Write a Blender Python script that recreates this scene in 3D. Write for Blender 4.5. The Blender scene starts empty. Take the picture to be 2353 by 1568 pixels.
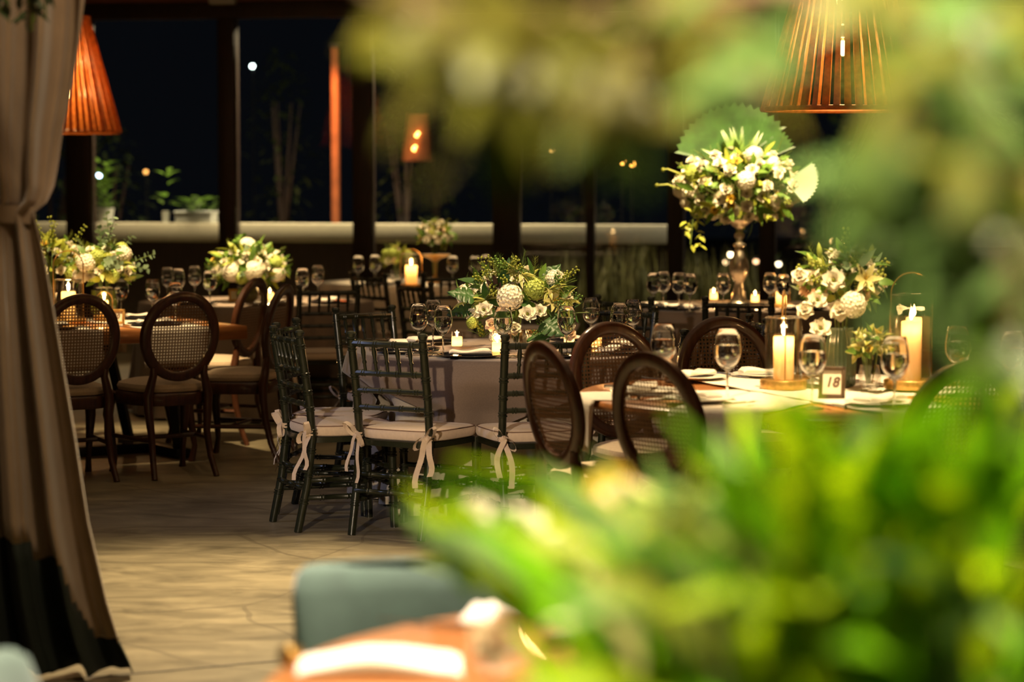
import bpy, bmesh, math, random
from mathutils import Vector, Matrix

S = bpy.context.scene
C = S.collection
PI = math.pi
R = math.radians

# ------------------------------------------------------------------ camera
F = 85 / 36 * 2353                      # focal length in pixels
H = 1.625                               # eye height
PITCH = math.atan((784 - 400) / F)
cd = bpy.data.cameras.new('camera')
cam = bpy.data.objects.new('camera', cd)
C.objects.link(cam)
cam.location = (0, 0, H)
cam.rotation_euler = (PI / 2 - PITCH, 0, 0)
cd.lens = 85
cd.sensor_width = 36
cd.clip_start = 0.05
cd.clip_end = 300
cd.dof.use_dof = True
cd.dof.focus_distance = 11.3
cd.dof.aperture_fstop = 1.8
cd.dof.aperture_blades = 9
S.camera = cam

# ------------------------------------------------------------------ world and view
S.view_settings.view_transform = 'Standard'
S.view_settings.look = 'None'
S.view_settings.gamma = 1
S.view_settings.use_curve_mapping = False
S.view_settings.exposure = 0.9
w = bpy.data.worlds.new('night_sky')
S.world = w
w.use_nodes = True
bg = w.node_tree.nodes['Background']
bg.inputs[0].default_value = (0.012, 0.015, 0.022, 1)
bg.inputs[1].default_value = 0.10
cy = S.cycles
cy.caustics_reflective = False
cy.caustics_refractive = False
cy.max_bounces = 8
cy.diffuse_bounces = 3
cy.glossy_bounces = 5
cy.transmission_bounces = 8
cy.transparent_max_bounces = 24
cy.sample_clamp_indirect = 3.0
cy.sample_clamp_direct = 30.0
cy.use_denoising = True

WARM = (1.0, 0.73, 0.38)
WARM2 = (1.0, 0.60, 0.27)


def spot(name, loc, aim, watts, deg, col=WARM, blend=0.6, size=0.06):
    l = bpy.data.lights.new(name, 'SPOT')
    l.energy = watts
    l.color = col
    l.spot_size = R(deg)
    l.spot_blend = blend
    l.shadow_soft_size = size
    o = bpy.data.objects.new(name, l)
    C.objects.link(o)
    o.location = loc
    d = Vector(aim) - Vector(loc)
    o.rotation_euler = d.to_track_quat('-Z', 'Y').to_euler()
    return o


# ceiling spots over each table, house spots, added fills and low room light
spot('table_spot', (0.35, 10.9, 4.1), (0.05, 11.9, 0.8), 620, 26)
spot('table_spot', (1.25, 8.1, 4.1), (1.2, 9.25, 0.8), 1100, 28)
spot('table_spot', (-2.2, 12.9, 4.1), (-2.35, 14.2, 0.8), 900, 30)
spot('table_spot', (-1.7, 15.4, 4.1), (-1.75, 16.5, 0.85), 1300, 24)
spot('table_spot', (-0.7, 18.3, 4.1), (-0.75, 19.4, 0.85), 520, 24)
spot('table_spot', (1.45, 14.4, 4.1), (1.5, 15.9, 1.2), 1600, 28)
spot('house_or_fill_spot', (-1.5, 4.6, 2.3), (-0.38, 11.2, 0.55), 470, 18.5, (1.0, 0.78, 0.55), 0.5, 0.05)
spot('house_or_fill_spot', (-0.55, 11.3, 4.1), (-1.0, 8.7, 0.0), 1150, 56, (1.0, 0.76, 0.42), 0.9, 0.15)
spot('house_or_fill_spot', (-0.7, 5.95, 4.1), (-1.7, 7.7, 1.2), 90, 50, (1.0, 0.74, 0.45), 0.9, 0.15)
spot('front_table_or_fill_spot', (1.2, 0.2, 4.1), (0.5, 2.7, 1.15), 1150, 32, (1.0, 0.88, 0.52), 0.8, 0.1)
spot('front_table_or_fill_spot', (-0.9, 0.9, 3.3), (0.55, 2.5, 0.72), 560, 33, (1.0, 0.88, 0.52), 0.8, 0.1)  # fill added from the left to brighten the near plant
spot('front_table_or_fill_spot', (1.15, 5.2, 4.1), (0.48, 2.6, 1.1), 600, 24, (1.0, 0.9, 0.55), 0.7, 0.1)  # backlight added so the near leaf blades glow
spot('front_table_or_fill_spot', (0.2, 5.2, 3.9), (-0.15, 4.5, 0.8), 1200, 40, (1.0, 0.84, 0.66), 0.6, 0.1)
spot('house_or_fill_spot', (0.75, 4.6, 4.1), (1.1, 8.5, 0.55), 50, 16, (1.0, 0.82, 0.60), 0.7, 0.08)  # frontal fill added for the numbered table's hanging runner
spot('garden_spot', (-3.3, 26.2, 0.2), (-3.6, 28.6, 1.2), 30, 40, (1.0, 0.85, 0.6), 0.8, 0.1)
spot('garden_spot', (0.8, 23.9, 0.1), (0.9, 24.6, 0.8), 2.5, 120, (1.0, 0.8, 0.5), 0.8, 0.1)
spot('garden_spot', (2.2, 23.7, 0.1), (2.3, 24.4, 0.8), 2.5, 120, (1.0, 0.8, 0.5), 0.8, 0.1)
spot('garden_spot', (-2.05, 27.3, 3.0), (-2.1, 28.2, 2.2), 90, 70, (1.0, 0.42, 0.14), 0.8, 0.05)


def area(name, loc, aim, sx, sy, watts, col=WARM):
    l = bpy.data.lights.new(name, 'AREA')
    l.energy = watts
    l.color = col
    l.shape = 'RECTANGLE'
    l.size = sx
    l.size_y = sy
    o = bpy.data.objects.new(name, l)
    C.objects.link(o)
    o.location = loc
    o.rotation_euler = (Vector(aim) - Vector(loc)).to_track_quat('-Z', 'Y').to_euler()
    return o


area('ledge_fill_light', (-1.8, 23.95, 3.2), (-1.7, 24.75, 1.0), 5.6, 0.08, 230, (1.0, 0.76, 0.44))  # strip lamp added to brighten the long ledge
area('ledge_fill_light', (3.6, 22.75, 3.2), (3.8, 23.5, 1.0), 2.0, 0.08, 80, (1.0, 0.85, 0.62))  # same added fill for the short ledge
spot('stage_spot', (-6.1, 10.5, 3.15), (0, 11.6, 0.9), 110, 40, (0.55, 0.62, 1.0), 0.7, 0.06)
area('ceiling_glow', (-0.5, 11, 4.25), (-0.5, 11, 0), 7, 14, 46, (1.0, 0.66, 0.34))

FW = Vector((0, math.cos(PITCH), -math.sin(PITCH)))
UP = Vector((0, math.sin(PITCH), math.cos(PITCH)))
CAM = Vector((0, 0, H))


def ray(px, py):
    return FW + Vector((1, 0, 0)) * ((px - 1176.5) / F) + UP * ((784 - py) / F)


def at(px, py, Y):
    d = ray(px, py)
    return CAM + d * (Y / d.y)


def on(px, py, z):
    d = ray(px, py)
    return CAM + d * ((z - H) / d.z)


# ------------------------------------------------------------------ materials
def nd(t, typ, **k):
    n = t.nodes.new(typ)
    for a, b in k.items():
        setattr(n, a, b)
    return n


def mat(name, col, rough=0.5, metal=0.0, var=0.15, scale=25.0, bump=0.0, sss=0.0, trans=0.0, stretch=(1, 1, 1),
        spec=0.5, sheen=0.0, coat=0.0):
    """principled surface whose colour wanders with noise; trans adds a translucent share"""
    m = bpy.data.materials.new(name)
    m.use_nodes = True
    t = m.node_tree
    p = t.nodes['Principled BSDF']
    out = t.nodes['Material Output']
    p.inputs['Roughness'].default_value = rough
    p.inputs['Metallic'].default_value = metal
    p.inputs['Specular IOR Level'].default_value = spec
    p.inputs['Sheen Weight'].default_value = sheen
    p.inputs['Coat Weight'].default_value = coat
    co = nd(t, 'ShaderNodeTexCoord')
    mp = nd(t, 'ShaderNodeMapping')
    mp.inputs['Scale'].default_value = stretch
    no = nd(t, 'ShaderNodeTexNoise')
    no.inputs['Scale'].default_value = scale
    no.inputs['Detail'].default_value = 4
    ra = nd(t, 'ShaderNodeValToRGB')
    ra.color_ramp.elements[0].position = 0.3
    ra.color_ramp.elements[1].position = 0.7
    ra.color_ramp.elements[0].color = [c * (1 - var) for c in col] + [1]
    ra.color_ramp.elements[1].color = [min(1, c * (1 + var)) for c in col] + [1]
    L = t.links.new
    L(co.outputs['Object'], mp.inputs[0])
    L(mp.outputs[0], no.inputs['Vector'])
    L(no.outputs[0], ra.inputs[0])
    L(ra.outputs[0], p.inputs['Base Color'])
    if bump:
        b = nd(t, 'ShaderNodeBump')
        b.inputs['Strength'].default_value = bump
        b.inputs['Distance'].default_value = 0.004
        L(no.outputs[0], b.inputs['Height'])
        L(b.outputs[0], p.inputs['Normal'])
    if sss:
        p.inputs['Subsurface Weight'].default_value = sss
        p.inputs['Subsurface Radius'].default_value = (0.02, 0.012, 0.006)
        p.inputs['Subsurface Scale'].default_value = 1.0
    if trans:
        tr = nd(t, 'ShaderNodeBsdfTranslucent')
        L(ra.outputs[0], tr.inputs[0])
        mx = nd(t, 'ShaderNodeMixShader')
        mx.inputs[0].default_value = trans
        L(p.outputs[0], mx.inputs[1])
        L(tr.outputs[0], mx.inputs[2])
        L(mx.outputs[0], out.inputs[0])
    return m


def thin_glass(name, tint=(1, 1, 1), ior=1.5, rough=0.0, cap=1.0):
    m = bpy.data.materials.new(name)
    m.use_nodes = True
    t = m.node_tree
    t.nodes.remove(t.nodes['Principled BSDF'])
    out = t.nodes['Material Output']
    fr = nd(t, 'ShaderNodeFresnel')
    fr.inputs[0].default_value = ior
    tp = nd(t, 'ShaderNodeBsdfTransparent')
    tp.inputs[0].default_value = (*tint, 1)
    gl = nd(t, 'ShaderNodeBsdfGlossy')
    gl.inputs['Roughness'].default_value = rough
    mx = nd(t, 'ShaderNodeMixShader')
    L = t.links.new
    mn = nd(t, 'ShaderNodeMath', operation='MINIMUM')
    mn.inputs[1].default_value = cap
    L(fr.outputs[0], mn.inputs[0])
    L(mn.outputs[0], mx.inputs[0])
    L(tp.outputs[0], mx.inputs[1])
    L(gl.outputs[0], mx.inputs[2])
    L(mx.outputs[0], out.inputs[0])
    return m


def glass(name, ior=1.45, col=(1, 1, 1), rough=0.0):
    m = bpy.data.materials.new(name)
    m.use_nodes = True
    t = m.node_tree
    t.nodes.remove(t.nodes['Principled BSDF'])
    g = nd(t, 'ShaderNodeBsdfGlass')
    g.inputs['IOR'].default_value = ior
    g.inputs['Color'].default_value = (*col, 1)
    g.inputs['Roughness'].default_value = rough
    t.links.new(g.outputs[0], t.nodes['Material Output'].inputs[0])
    return m


def emit(name, col, strength):
    m = bpy.data.materials.new(name)
    m.use_nodes = True
    t = m.node_tree
    t.nodes.remove(t.nodes['Principled BSDF'])
    e = nd(t, 'ShaderNodeEmission')
    e.inputs[0].default_value = (*col, 1)
    e.inputs[1].default_value = strength
    t.links.new(e.outputs[0], t.nodes['Material Output'].inputs[0])
    return m


def floor_mat():
    m = mat('polished_concrete', (0.25, 0.21, 0.135), rough=0.38, var=0.3, scale=1.4)
    t = m.node_tree
    L = t.links.new
    p = t.nodes['Principled BSDF']
    co = nd(t, 'ShaderNodeTexCoord')
    mp = nd(t, 'ShaderNodeMapping')
    mp.inputs['Scale'].default_value = (1.0, 2.2, 1)
    mp.inputs['Rotation'].default_value = (0, 0, R(8))
    n2 = nd(t, 'ShaderNodeTexNoise')
    n2.inputs['Scale'].default_value = 2.2
    n2.inputs['Detail'].default_value = 8
    n2.inputs['Roughness'].default_value = 0.72
    n2.inputs['Distortion'].default_value = 0.8
    r2 = nd(t, 'ShaderNodeValToRGB')
    r2.color_ramp.elements[0].position = 0.35
    r2.color_ramp.elements[1].position = 0.68
    r2.color_ramp.elements[0].color = (0.5, 0.5, 0.5, 1)
    r2.color_ramp.elements[1].color = (1.35, 1.35, 1.32, 1)
    mu = nd(t, 'ShaderNodeMixRGB', blend_type='MULTIPLY')
    mu.inputs[0].default_value = 0.9
    ramp = [n for n in t.nodes if n.type == 'VALTORGB'][0]
    L(co.outputs['Object'], mp.inputs[0])
    L(mp.outputs[0], n2.inputs['Vector'])
    L(n2.outputs[0], r2.inputs[0])
    L(ramp.outputs[0], mu.inputs[1])
    L(r2.outputs[0], mu.inputs[2])
    # cracks
    v = nd(t, 'ShaderNodeTexVoronoi', feature='DISTANCE_TO_EDGE')
    v.inputs['Scale'].default_value = 0.42
    nw = nd(t, 'ShaderNodeTexNoise')
    nw.inputs['Scale'].default_value = 1.1
    mixv = nd(t, 'ShaderNodeMixRGB', blend_type='ADD')
    mixv.inputs[0].default_value = 0.25
    L(co.outputs['Object'], mixv.inputs[1])
    L(nw.outputs['Color'], mixv.inputs[2])
    L(co.outputs['Object'], nw.inputs['Vector'])
    L(mixv.outputs[0], v.inputs['Vector'])
    lt = nd(t, 'ShaderNodeMath', operation='LESS_THAN')
    lt.inputs[1].default_value = 0.0022
    L(v.outputs[0], lt.inputs[0])
    cr = nd(t, 'ShaderNodeMixRGB', blend_type='MIX')
    cr.inputs[2].default_value = (0.07, 0.055, 0.035, 1)
    mm = nd(t, 'ShaderNodeMath', operation='MULTIPLY')
    mm.inputs[1].default_value = 0.4
    L(lt.outputs[0], mm.inputs[0])
    L(mm.outputs[0], cr.inputs[0])
    L(mu.outputs[0], cr.inputs[1])
    L(cr.outputs[0], p.inputs['Base Color'])
    rr = nd(t, 'ShaderNodeMapRange')
    rr.inputs[3].default_value = 0.28
    rr.inputs[4].default_value = 0.5
    L(n2.outputs[0], rr.inputs[0])
    L(rr.outputs[0], p.inputs['Roughness'])
    return m


def wood(name, col, rough=0.35, axis=0, coat=0.2):
    st = [3, 3, 3]
    st[axis] = 0.25
    return mat(name, col, rough=rough, var=0.35, scale=14, stretch=st, coat=coat)


M = dict(
    floor=floor_mat(),
    ceil=mat('dark_ceiling', (0.05, 0.035, 0.025), 0.8),
    post=wood('dark_stained_timber', (0.028, 0.014, 0.009), 0.55, 2, 0.0),
    beam=wood('brown_beam_timber', (0.24, 0.085, 0.045), 0.5, 0, 0.0),
    pane=thin_glass('window_glass', (0.9, 0.93, 0.92), 1.45),
    ledge=mat('white_painted_ledge', (0.50, 0.45, 0.34), 0.7, var=0.05),
    ground=mat('dark_garden_soil', (0.02, 0.02, 0.012), 0.9),
    green=mat('dark_green_lacquer', (0.013, 0.0155, 0.0075), 0.28, var=0.25, scale=40, coat=0.25),
    mahog=wood('dark_mahogany', (0.065, 0.022, 0.009), 0.32, 2, 0.25),
    cane=mat('woven_cane', (0.17, 0.08, 0.032), 0.45, var=0.2, scale=60),
    cushion=mat('cream_cotton', (0.62, 0.48, 0.36), 0.85, var=0.06, scale=60, bump=0.1, sheen=0.2),
    pipe=mat('brown_piping', (0.18, 0.10, 0.07), 0.7),
    seatfab=mat('beige_upholstery', (0.50, 0.375, 0.25), 0.85, var=0.08, scale=90, bump=0.1, sheen=0.2),
    taupe=mat('taupe_linen', (0.215, 0.155, 0.115), 0.9, var=0.08, scale=150, bump=0.15, sheen=0.2),
    cream=mat('cream_linen', (0.58, 0.50, 0.38), 0.9, var=0.06, scale=120, bump=0.1, trans=0.12),
    white=mat('white_linen', (0.66, 0.58, 0.48), 0.9, var=0.06, scale=150, bump=0.15, sheen=0.2),
    oak=wood('warm_table_wood', (0.34, 0.125, 0.035), 0.3, 0, 0.35),
    black=mat('black_steel', (0.012, 0.012, 0.012), 0.45, var=0.1),
    curtain=mat('beige_velvet', (0.33, 0.235, 0.15), 0.85, var=0.1, scale=9, sheen=0.5),
    hem=mat('dark_green_velvet', (0.006, 0.013, 0.008), 0.8, var=0.35, scale=6, sheen=0.03),
    gl=thin_glass('clear_glass', (0.985, 0.99, 0.985), 1.75, 0.06, 0.30),
    stem=glass('solid_glass', 1.45),
    water=glass('still_water', 1.33),
    plate=mat('dark_glass_charger', (0.018, 0.016, 0.018), 0.08, var=0.1, coat=0.5),
    china=mat('white_china', (0.72, 0.68, 0.6), 0.2, var=0.03),
    steel=mat('polished_steel', (0.75, 0.72, 0.68), 0.16, 1.0, var=0.05),
    gold=mat('gilt_frame', (0.55, 0.30, 0.09), 0.35, 0.7, var=0.25, scale=60, bump=0.3),
    dwood=wood('dark_frame_wood', (0.06, 0.035, 0.014), 0.4, 2),
    card=mat('cream_card', (0.70, 0.62, 0.46), 0.8, var=0.03),
    ink=mat('brown_ink', (0.10, 0.045, 0.02), 0.7, var=0.1),
    wax=mat('ivory_wax', (0.92, 0.72, 0.42), 0.5, var=0.04, trans=0.5),
    wick=mat('burnt_wick', (0.02, 0.015, 0.01), 0.9),
    flame=emit('candle_flame', (1.0, 0.62, 0.22), 26),
    bulb=emit('glowing_filament', (1.0, 0.42, 0.12), 34),
    urn=mat('aged_silver', (0.55, 0.47, 0.36), 0.3, 0.85, var=0.3, scale=18, bump=0.2),
    grayvase=mat('ribbed_green_glass', (0.09, 0.14, 0.09), 0.15, var=0.1, coat=0.5),
    greenglass=mat('green_glazed_ceramic', (0.12, 0.16, 0.03), 0.2, var=0.2, coat=0.5),
    leaf=mat('mid_green_leaf', (0.10, 0.19, 0.025), 0.4, var=0.45, scale=14, trans=0.30),
    dleaf=mat('dark_glossy_leaf', (0.025, 0.075, 0.012), 0.45, var=0.3, scale=12, trans=0.15),
    yleaf=mat('yellow_green_leaf', (0.30, 0.33, 0.04), 0.45, var=0.3, scale=14, trans=0.35),
    pleaf=mat('pale_leaf_edge', (0.55, 0.50, 0.20), 0.45, var=0.1, trans=0.3),
    euca=mat('grey_green_leaf', (0.20, 0.28, 0.16), 0.5, var=0.2, trans=0.3),
    petal=mat('white_petal', (0.82, 0.76, 0.60), 0.6, var=0.08, scale=30, trans=0.25),
    blush=mat('blush_petal', (0.78, 0.58, 0.40), 0.6, var=0.1, scale=30, trans=0.25),
    gpetal=mat('lime_petal', (0.42, 0.50, 0.10), 0.6, var=0.15, scale=30, trans=0.25),
    ypetal=mat('yellow_petal', (0.66, 0.46, 0.06), 0.6, var=0.15, scale=30, trans=0.25),
    brown=mat('brown_seed_head', (0.07, 0.03, 0.015), 0.8, var=0.3, scale=120, bump=0.5),
    stemg=mat('green_stem', (0.09, 0.13, 0.02), 0.5),
    brightleaf=mat('fresh_green_blade', (0.15, 0.36, 0.004), 0.6, var=0.35, scale=9, trans=0.5, spec=0.12),
    limeleaf=mat('lime_green_blade', (0.38, 0.52, 0.004), 0.6, var=0.2, scale=9, trans=0.5, spec=0.12),
    olive=mat('olive_leaf', (0.085, 0.07, 0.007), 0.45, var=0.35, scale=9, trans=0.35),
    sage=mat('sage_leaf', (0.15, 0.25, 0.065), 0.6, spec=0.2, var=0.25, scale=9, trans=0.35),
    tleaf=mat('tree_leaf', (0.05, 0.085, 0.009), 0.45, var=0.4, scale=14, trans=0.3),
    tyleaf=mat('tree_yellow_leaf', (0.125, 0.12, 0.013), 0.45, var=0.3, scale=14, trans=0.35),
    dimgrass=mat('dry_olive_grass', (0.17, 0.16, 0.05), 0.6, var=0.3, scale=14, trans=0.25),
    tsage=mat('tree_pale_leaf', (0.10, 0.17, 0.05), 0.6, spec=0.2, var=0.25, scale=9, trans=0.35),
    bark=mat('brown_bark', (0.10, 0.055, 0.03), 0.85, var=0.35, scale=40, bump=0.5),
    teal=mat('teal_velvet', (0.06, 0.105, 0.075), 0.8, var=0.15, scale=12, sheen=0.5),
    rattan=mat('amber_rattan', (0.44, 0.165, 0.034), 0.5, var=0.3, scale=30, trans=0.45),
    cable=mat('black_cable', (0.01, 0.01, 0.01), 0.6),
    wire=mat('brass_wire', (0.50, 0.28, 0.09), 0.3, 0.9, var=0.1),
    pot=mat('white_pot', (0.5, 0.52, 0.5), 0.6, var=0.05),
    brick=mat('terracotta_render', (0.42, 0.13, 0.05), 0.85, var=0.25, scale=8),
    night=mat('night_foliage', (0.035, 0.055, 0.018), 0.6, var=0.5, scale=3),
)


# ------------------------------------------------------------------ mesh builder
class MB:
    def __init__(s):
        s.v, s.f, s.mi, s.cur = [], [], [], 0

    def add(s, vs, fs):
        n = len(s.v)
        s.v += [tuple(v) for v in vs]
        for f in fs:
            s.f.append(tuple(i + n for i in f))
            s.mi.append(s.cur)

    def grid(s, rows, closed=False):
        n = len(rows[0])
        vs = [p for r in rows for p in r]
        fs = []
        for i in range(len(rows) - 1):
            for j in range(n if closed else n - 1):
                a, b = i * n + j, i * n + (j + 1) % n
                fs.append((a, b, b + n, a + n))
        s.add(vs, fs)

    def fan(s, ring, flip=False):
        c = sum((Vector(p) for p in ring), Vector()) / len(ring)
        n = len(ring)
        s.add(list(ring) + [c], [((i + 1) % n, i, n) if flip else (i, (i + 1) % n, n) for i in range(n)])

    def lathe(s, prof, seg=24, c=(0, 0, 0), cap0=False, cap1=False):
        rows = []
        for r, z in prof:
            rows.append([(c[0] + r * math.cos(2 * PI * k / seg), c[1] + r * math.sin(2 * PI * k / seg), c[2] + z) for k in range(seg)])
        s.grid(rows, True)
        if cap0:
            s.fan(rows[0], True)
        if cap1:
            s.fan(rows[-1])

    def tube(s, path, rad, seg=8, caps=True, flat=1.0):
        path = [Vector(p) for p in path]
        n = len(path)
        if not isinstance(rad, (list, tuple)):
            rad = [rad] * n
        t0 = (path[1] - path[0]).normalized()
        ref = Vector((0, 0, 1)) if abs(t0.z) < 0.9 else Vector((1, 0, 0))
        u = (ref - t0 * ref.dot(t0)).normalized()
        rows = []
        for i in range(n):
            t = (path[min(i + 1, n - 1)] - path[max(i - 1, 0)])
            if t.length < 1e-9:
                t = t0.copy()
            t.normalize()
            u = (u - t * u.dot(t))
            u.normalize()
            v = t.cross(u)
            rows.append([path[i] + (u * math.cos(2 * PI * k / seg) * flat + v * math.sin(2 * PI * k / seg)) * rad[i] for k in range(seg)])
        s.grid(rows, True)
        if caps:
            s.fan(rows[0], True)
            s.fan(rows[-1])

    def box(s, c, size, bev=0.0, rot=None, seg=2):
        bm = bmesh.new()
        bmesh.ops.create_cube(bm, size=1.0)
        bmesh.ops.scale(bm, vec=size, verts=bm.verts)
        if bev:
            bmesh.ops.bevel(bm, geom=bm.edges[:], offset=bev, segments=seg, affect='EDGES', profile=0.5)
        if rot is not None:
            bmesh.ops.transform(bm, matrix=rot.to_4x4(), verts=bm.verts)
        bm.verts.index_update()
        s.add([Vector(c) + v.co for v in bm.verts], [[v.index for v in f.verts] for f in bm.faces])
        bm.free()

    def leaf(s, base, d, up, ln, wd, curl=0.3, n=5, tip=1.0, cup=0.15, vari=False):
        """a blade with a midrib: three columns of points (five when vari)"""
        d = Vector(d).normalized()
        up = Vector(up)
        side = d.cross(up)
        if side.length < 1e-5:
            side = d.cross(Vector((1, 0, 0)))
        side.normalize()
        nrm = side.cross(d).normalized()
        p = Vector(base)
        rows = []
        for i in range(n + 1):
            t = i / n
            wv = wd * 0.5 * (math.sin(PI * min(1, t ** 0.75 * 0.96 + 0.03)) ** 0.85) * tip
            dd = (d * math.cos(curl * t) - nrm * math.sin(curl * t))
            if i:
                p = p + dd * (ln / n)
            nn = (nrm * math.cos(curl * t) + d * math.sin(curl * t))
            if vari:
                rows.append([p - side * wv + nn * wv * cup, p - side * wv * 0.55 + nn * wv * cup * 0.4, p, p + side * wv * 0.55 + nn * wv * cup * 0.4, p + side * wv + nn * wv * cup])
            else:
                rows.append([p - side * wv + nn * wv * cup, p, p + side * wv + nn * wv * cup])
        if vari:
            m0 = s.cur
            for k in range(4):
                s.cur = vari if k in (0, 3) else m0
                s.grid([[r[k], r[k + 1]] for r in rows])
            s.cur = m0
        else:
            s.grid(rows)

    def ball(s, c, r, nu=10, nv=7):
        if not isinstance(r, (tuple, list)):
            r = (r, r, r)
        rows = []
        for i in range(nv + 1):
            a = -PI / 2 + PI * i / nv
            rr = max(math.cos(a), 0.02)
            rows.append([(c[0] + r[0] * rr * math.cos(2 * PI * k / nu), c[1] + r[1] * rr * math.sin(2 * PI * k / nu), c[2] + r[2] * math.sin(a)) for k in range(nu)])
        s.grid(rows, True)
        s.fan(rows[0], True)
        s.fan(rows[-1])

    def mesh(s, name, mats, smooth=True, ang=40):
        me = bpy.data.meshes.new(name)
        me.from_pydata(s.v, [], s.f)
        if not isinstance(mats, (list, tuple)):
            mats = [mats]
        for m in mats:
            me.materials.append(m)
        if len(mats) > 1:
            me.polygons.foreach_set('material_index', s.mi)
        if smooth:
            me.shade_smooth()
            if ang:
                me.set_sharp_from_angle(angle=R(ang))
        me.update()
        return me

    def build(s, name, mats, parent=None, smooth=True, ang=40):
        o = bpy.data.objects.new(name, s.mesh(name, mats, smooth, ang))
        C.objects.link(o)
        if parent:
            o.parent = parent
        return o


def inst(name, me, parent=None, loc=(0, 0, 0), rot=None, sc=1.0):
    o = bpy.data.objects.new(name, me)
    C.objects.link(o)
    if parent:
        o.parent = parent
    o.location = loc
    if rot is not None:
        o.rotation_mode = 'QUATERNION'
        o.rotation_quaternion = rot
    o.scale = (sc, sc, sc)
    return o


def tag(o, label, cat, group=None, kind=None):
    o['label'] = label
    if cat:
        o['category'] = cat
    if group:
        o['group'] = group
    if kind:
        o['kind'] = kind
    return o


def thing(name, label, cat, loc=(0, 0, 0), rz=0.0, group=None):
    o = bpy.data.objects.new(name, None)
    o.empty_display_size = 0.05
    C.objects.link(o)
    o.location = loc
    o.rotation_euler = (0, 0, rz)
    return tag(o, label, cat, group)


def dup(root, loc, rz, label, group=None):
    r = root.copy()
    C.objects.link(r)
    r.location = loc
    r.rotation_euler = (0, 0, rz)
    r['label'] = label
    if group:
        r['group'] = group
    for ch in list(root.children):
        c = ch.copy()
        C.objects.link(c)
        c.parent = r
        for g in list(ch.children):
            d = g.copy()
            C.objects.link(d)
            d.parent = c
    return r


def struct(o):
    o['kind'] = 'structure'
    return o


class Once:
    """builds the first of a kind, copies it afterwards"""
    def __init__(s, make):
        s.make, s.first = make, None

    def __call__(s, loc, rz, label, group=None):
        if s.first is None:
            s.first = s.make()
            o = s.first
            o.location = loc
            o.rotation_euler = (0, 0, rz)
            o['label'] = label
            if group:
                o['group'] = group
            return o
        return dup(s.first, loc, rz, label, group)
# ================================================================== the setting
WA, WB = Vector((-4.69, 24.0, 0)), Vector((4.29, 22.2, 0))
WD = (WB - WA).normalized()
WN = Vector((-WD.y, WD.x, 0))            # points out to the garden
WR = math.atan2(WD.y, WD.x)


def wall_x(px, off=0.0):
    """point on the floor line of the glass wall (moved out by off) seen in column px"""
    k = (px - 1176.5) / F / math.cos(PITCH)
    a = WA + WN * off
    t = (k * a.y - a.x) / (WD.x - k * WD.y)
    return a + WD * t


def wall_box(name, p0, p1, z0, z1, depth, m, off=0.0, bev=0.006):
    b = MB()
    c = (p0 + p1) / 2
    b.box((0, 0, 0), ((p1 - p0).length, depth, z1 - z0), bev)
    o = b.build(name, m, ang=30)
    o.location = (c.x + WN.x * off, c.y + WN.y * off, (z0 + z1) / 2)
    o.rotation_euler = (0, 0, WR)
    return o


b = MB(); b.box((0, 11, -0.05), (16, 28.4, 0.1)); struct(b.build('floor', M['floor'], ang=30))
b = MB(); b.box((0, 11, 4.35), (16, 28.4, 0.1)); struct(b.build('ceiling', M['ceil'], ang=30))
b = MB(); b.box((-7.6, 11, 2.15), (0.2, 28.4, 4.3)); struct(b.build('wall_left', M['post'], ang=30))
b = MB(); b.box((7.6, 11, 2.15), (0.2, 28.4, 4.3)); struct(b.build('wall_right', M['post'], ang=30))
b = MB(); b.box((0, -3.1, 2.15), (15, 0.2, 4.3)); struct(b.build('wall_back', M['post'], ang=30))

posts = [(-150, 50), (190, 60), (529, 40), (838, 45), (1165, 60), (1357, 17), (1552, 36), (1762, 36), (2122, 46), (2420, 46)]
tn = 0
edges = []
for px, wpx in posts:
    p = wall_x(px)
    hw = wpx / 2 / (F / p.y)
    tn += 1
    struct(wall_box('trim_%d' % tn, p - WD * hw, p + WD * hw, 0, 3.28, 0.16, M['post']))
    edges.append((p - WD * hw, p + WD * hw))
for k in range(len(edges) - 1):
    a, c2 = edges[k][1], edges[k + 1][0]
    o = wall_box('window_%d' % (k + 1), a, c2, 0.08, 3.2, 0.012, M['pane'], 0.0, 0.0)
    struct(o)
    tn += 1
    struct(wall_box('trim_%d' % tn, a, c2, 0.0, 0.08, 0.10, M['post']))
L0, L1 = edges[0][0], edges[-1][1]
tn += 1
struct(wall_box('trim_%d' % tn, L0, L1, 3.12, 3.28, 0.14, M['post'], -0.12))
tn += 1
struct(wall_box('trim_%d' % tn, L0 - WD * 1.5, L1 + WD * 1.5, 3.28, 4.3, 0.5, M['beam'], -0.05))
# small white fitting under the beam
p = wall_x(538) - WN * 0.22
b = MB(); b.box((0, 0, 0), (0.26, 0.10, 0.12), 0.02); b.box((0, -0.052, 0.0), (0.2, 0.02, 0.07), 0.008)
o = tag(b.build('emergency_light', M['pot']), 'small white light fitting fixed at the top of the window beam', 'light')
o.location = (p.x, p.y - 0.14, 3.30)
o.rotation_euler = (0, 0, WR)

ja, jb = on(270, 1553, 0), on(650, 1519, 0)
jd = (jb - ja).normalized()
ja, jb = ja - jd * 5, jb + jd * 6
tn += 1
b = MB(); b.box((0, 0, 0), ((jb - ja).length, 0.012, 0.002), 0.0)
o = struct(b.build('trim_%d' % tn, M['post'], ang=30))
o.location = ((ja + jb) / 2).to_tuple()[:2] + (0.001,)
o.rotation_euler = (0, 0, math.atan2(jd.y, jd.x))

# garden beyond the glass
b = MB(); b.box((0, 45, -0.16), (60, 41.5, 0.1)); o = struct(b.build('ground', M['ground'], ang=30))


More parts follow.
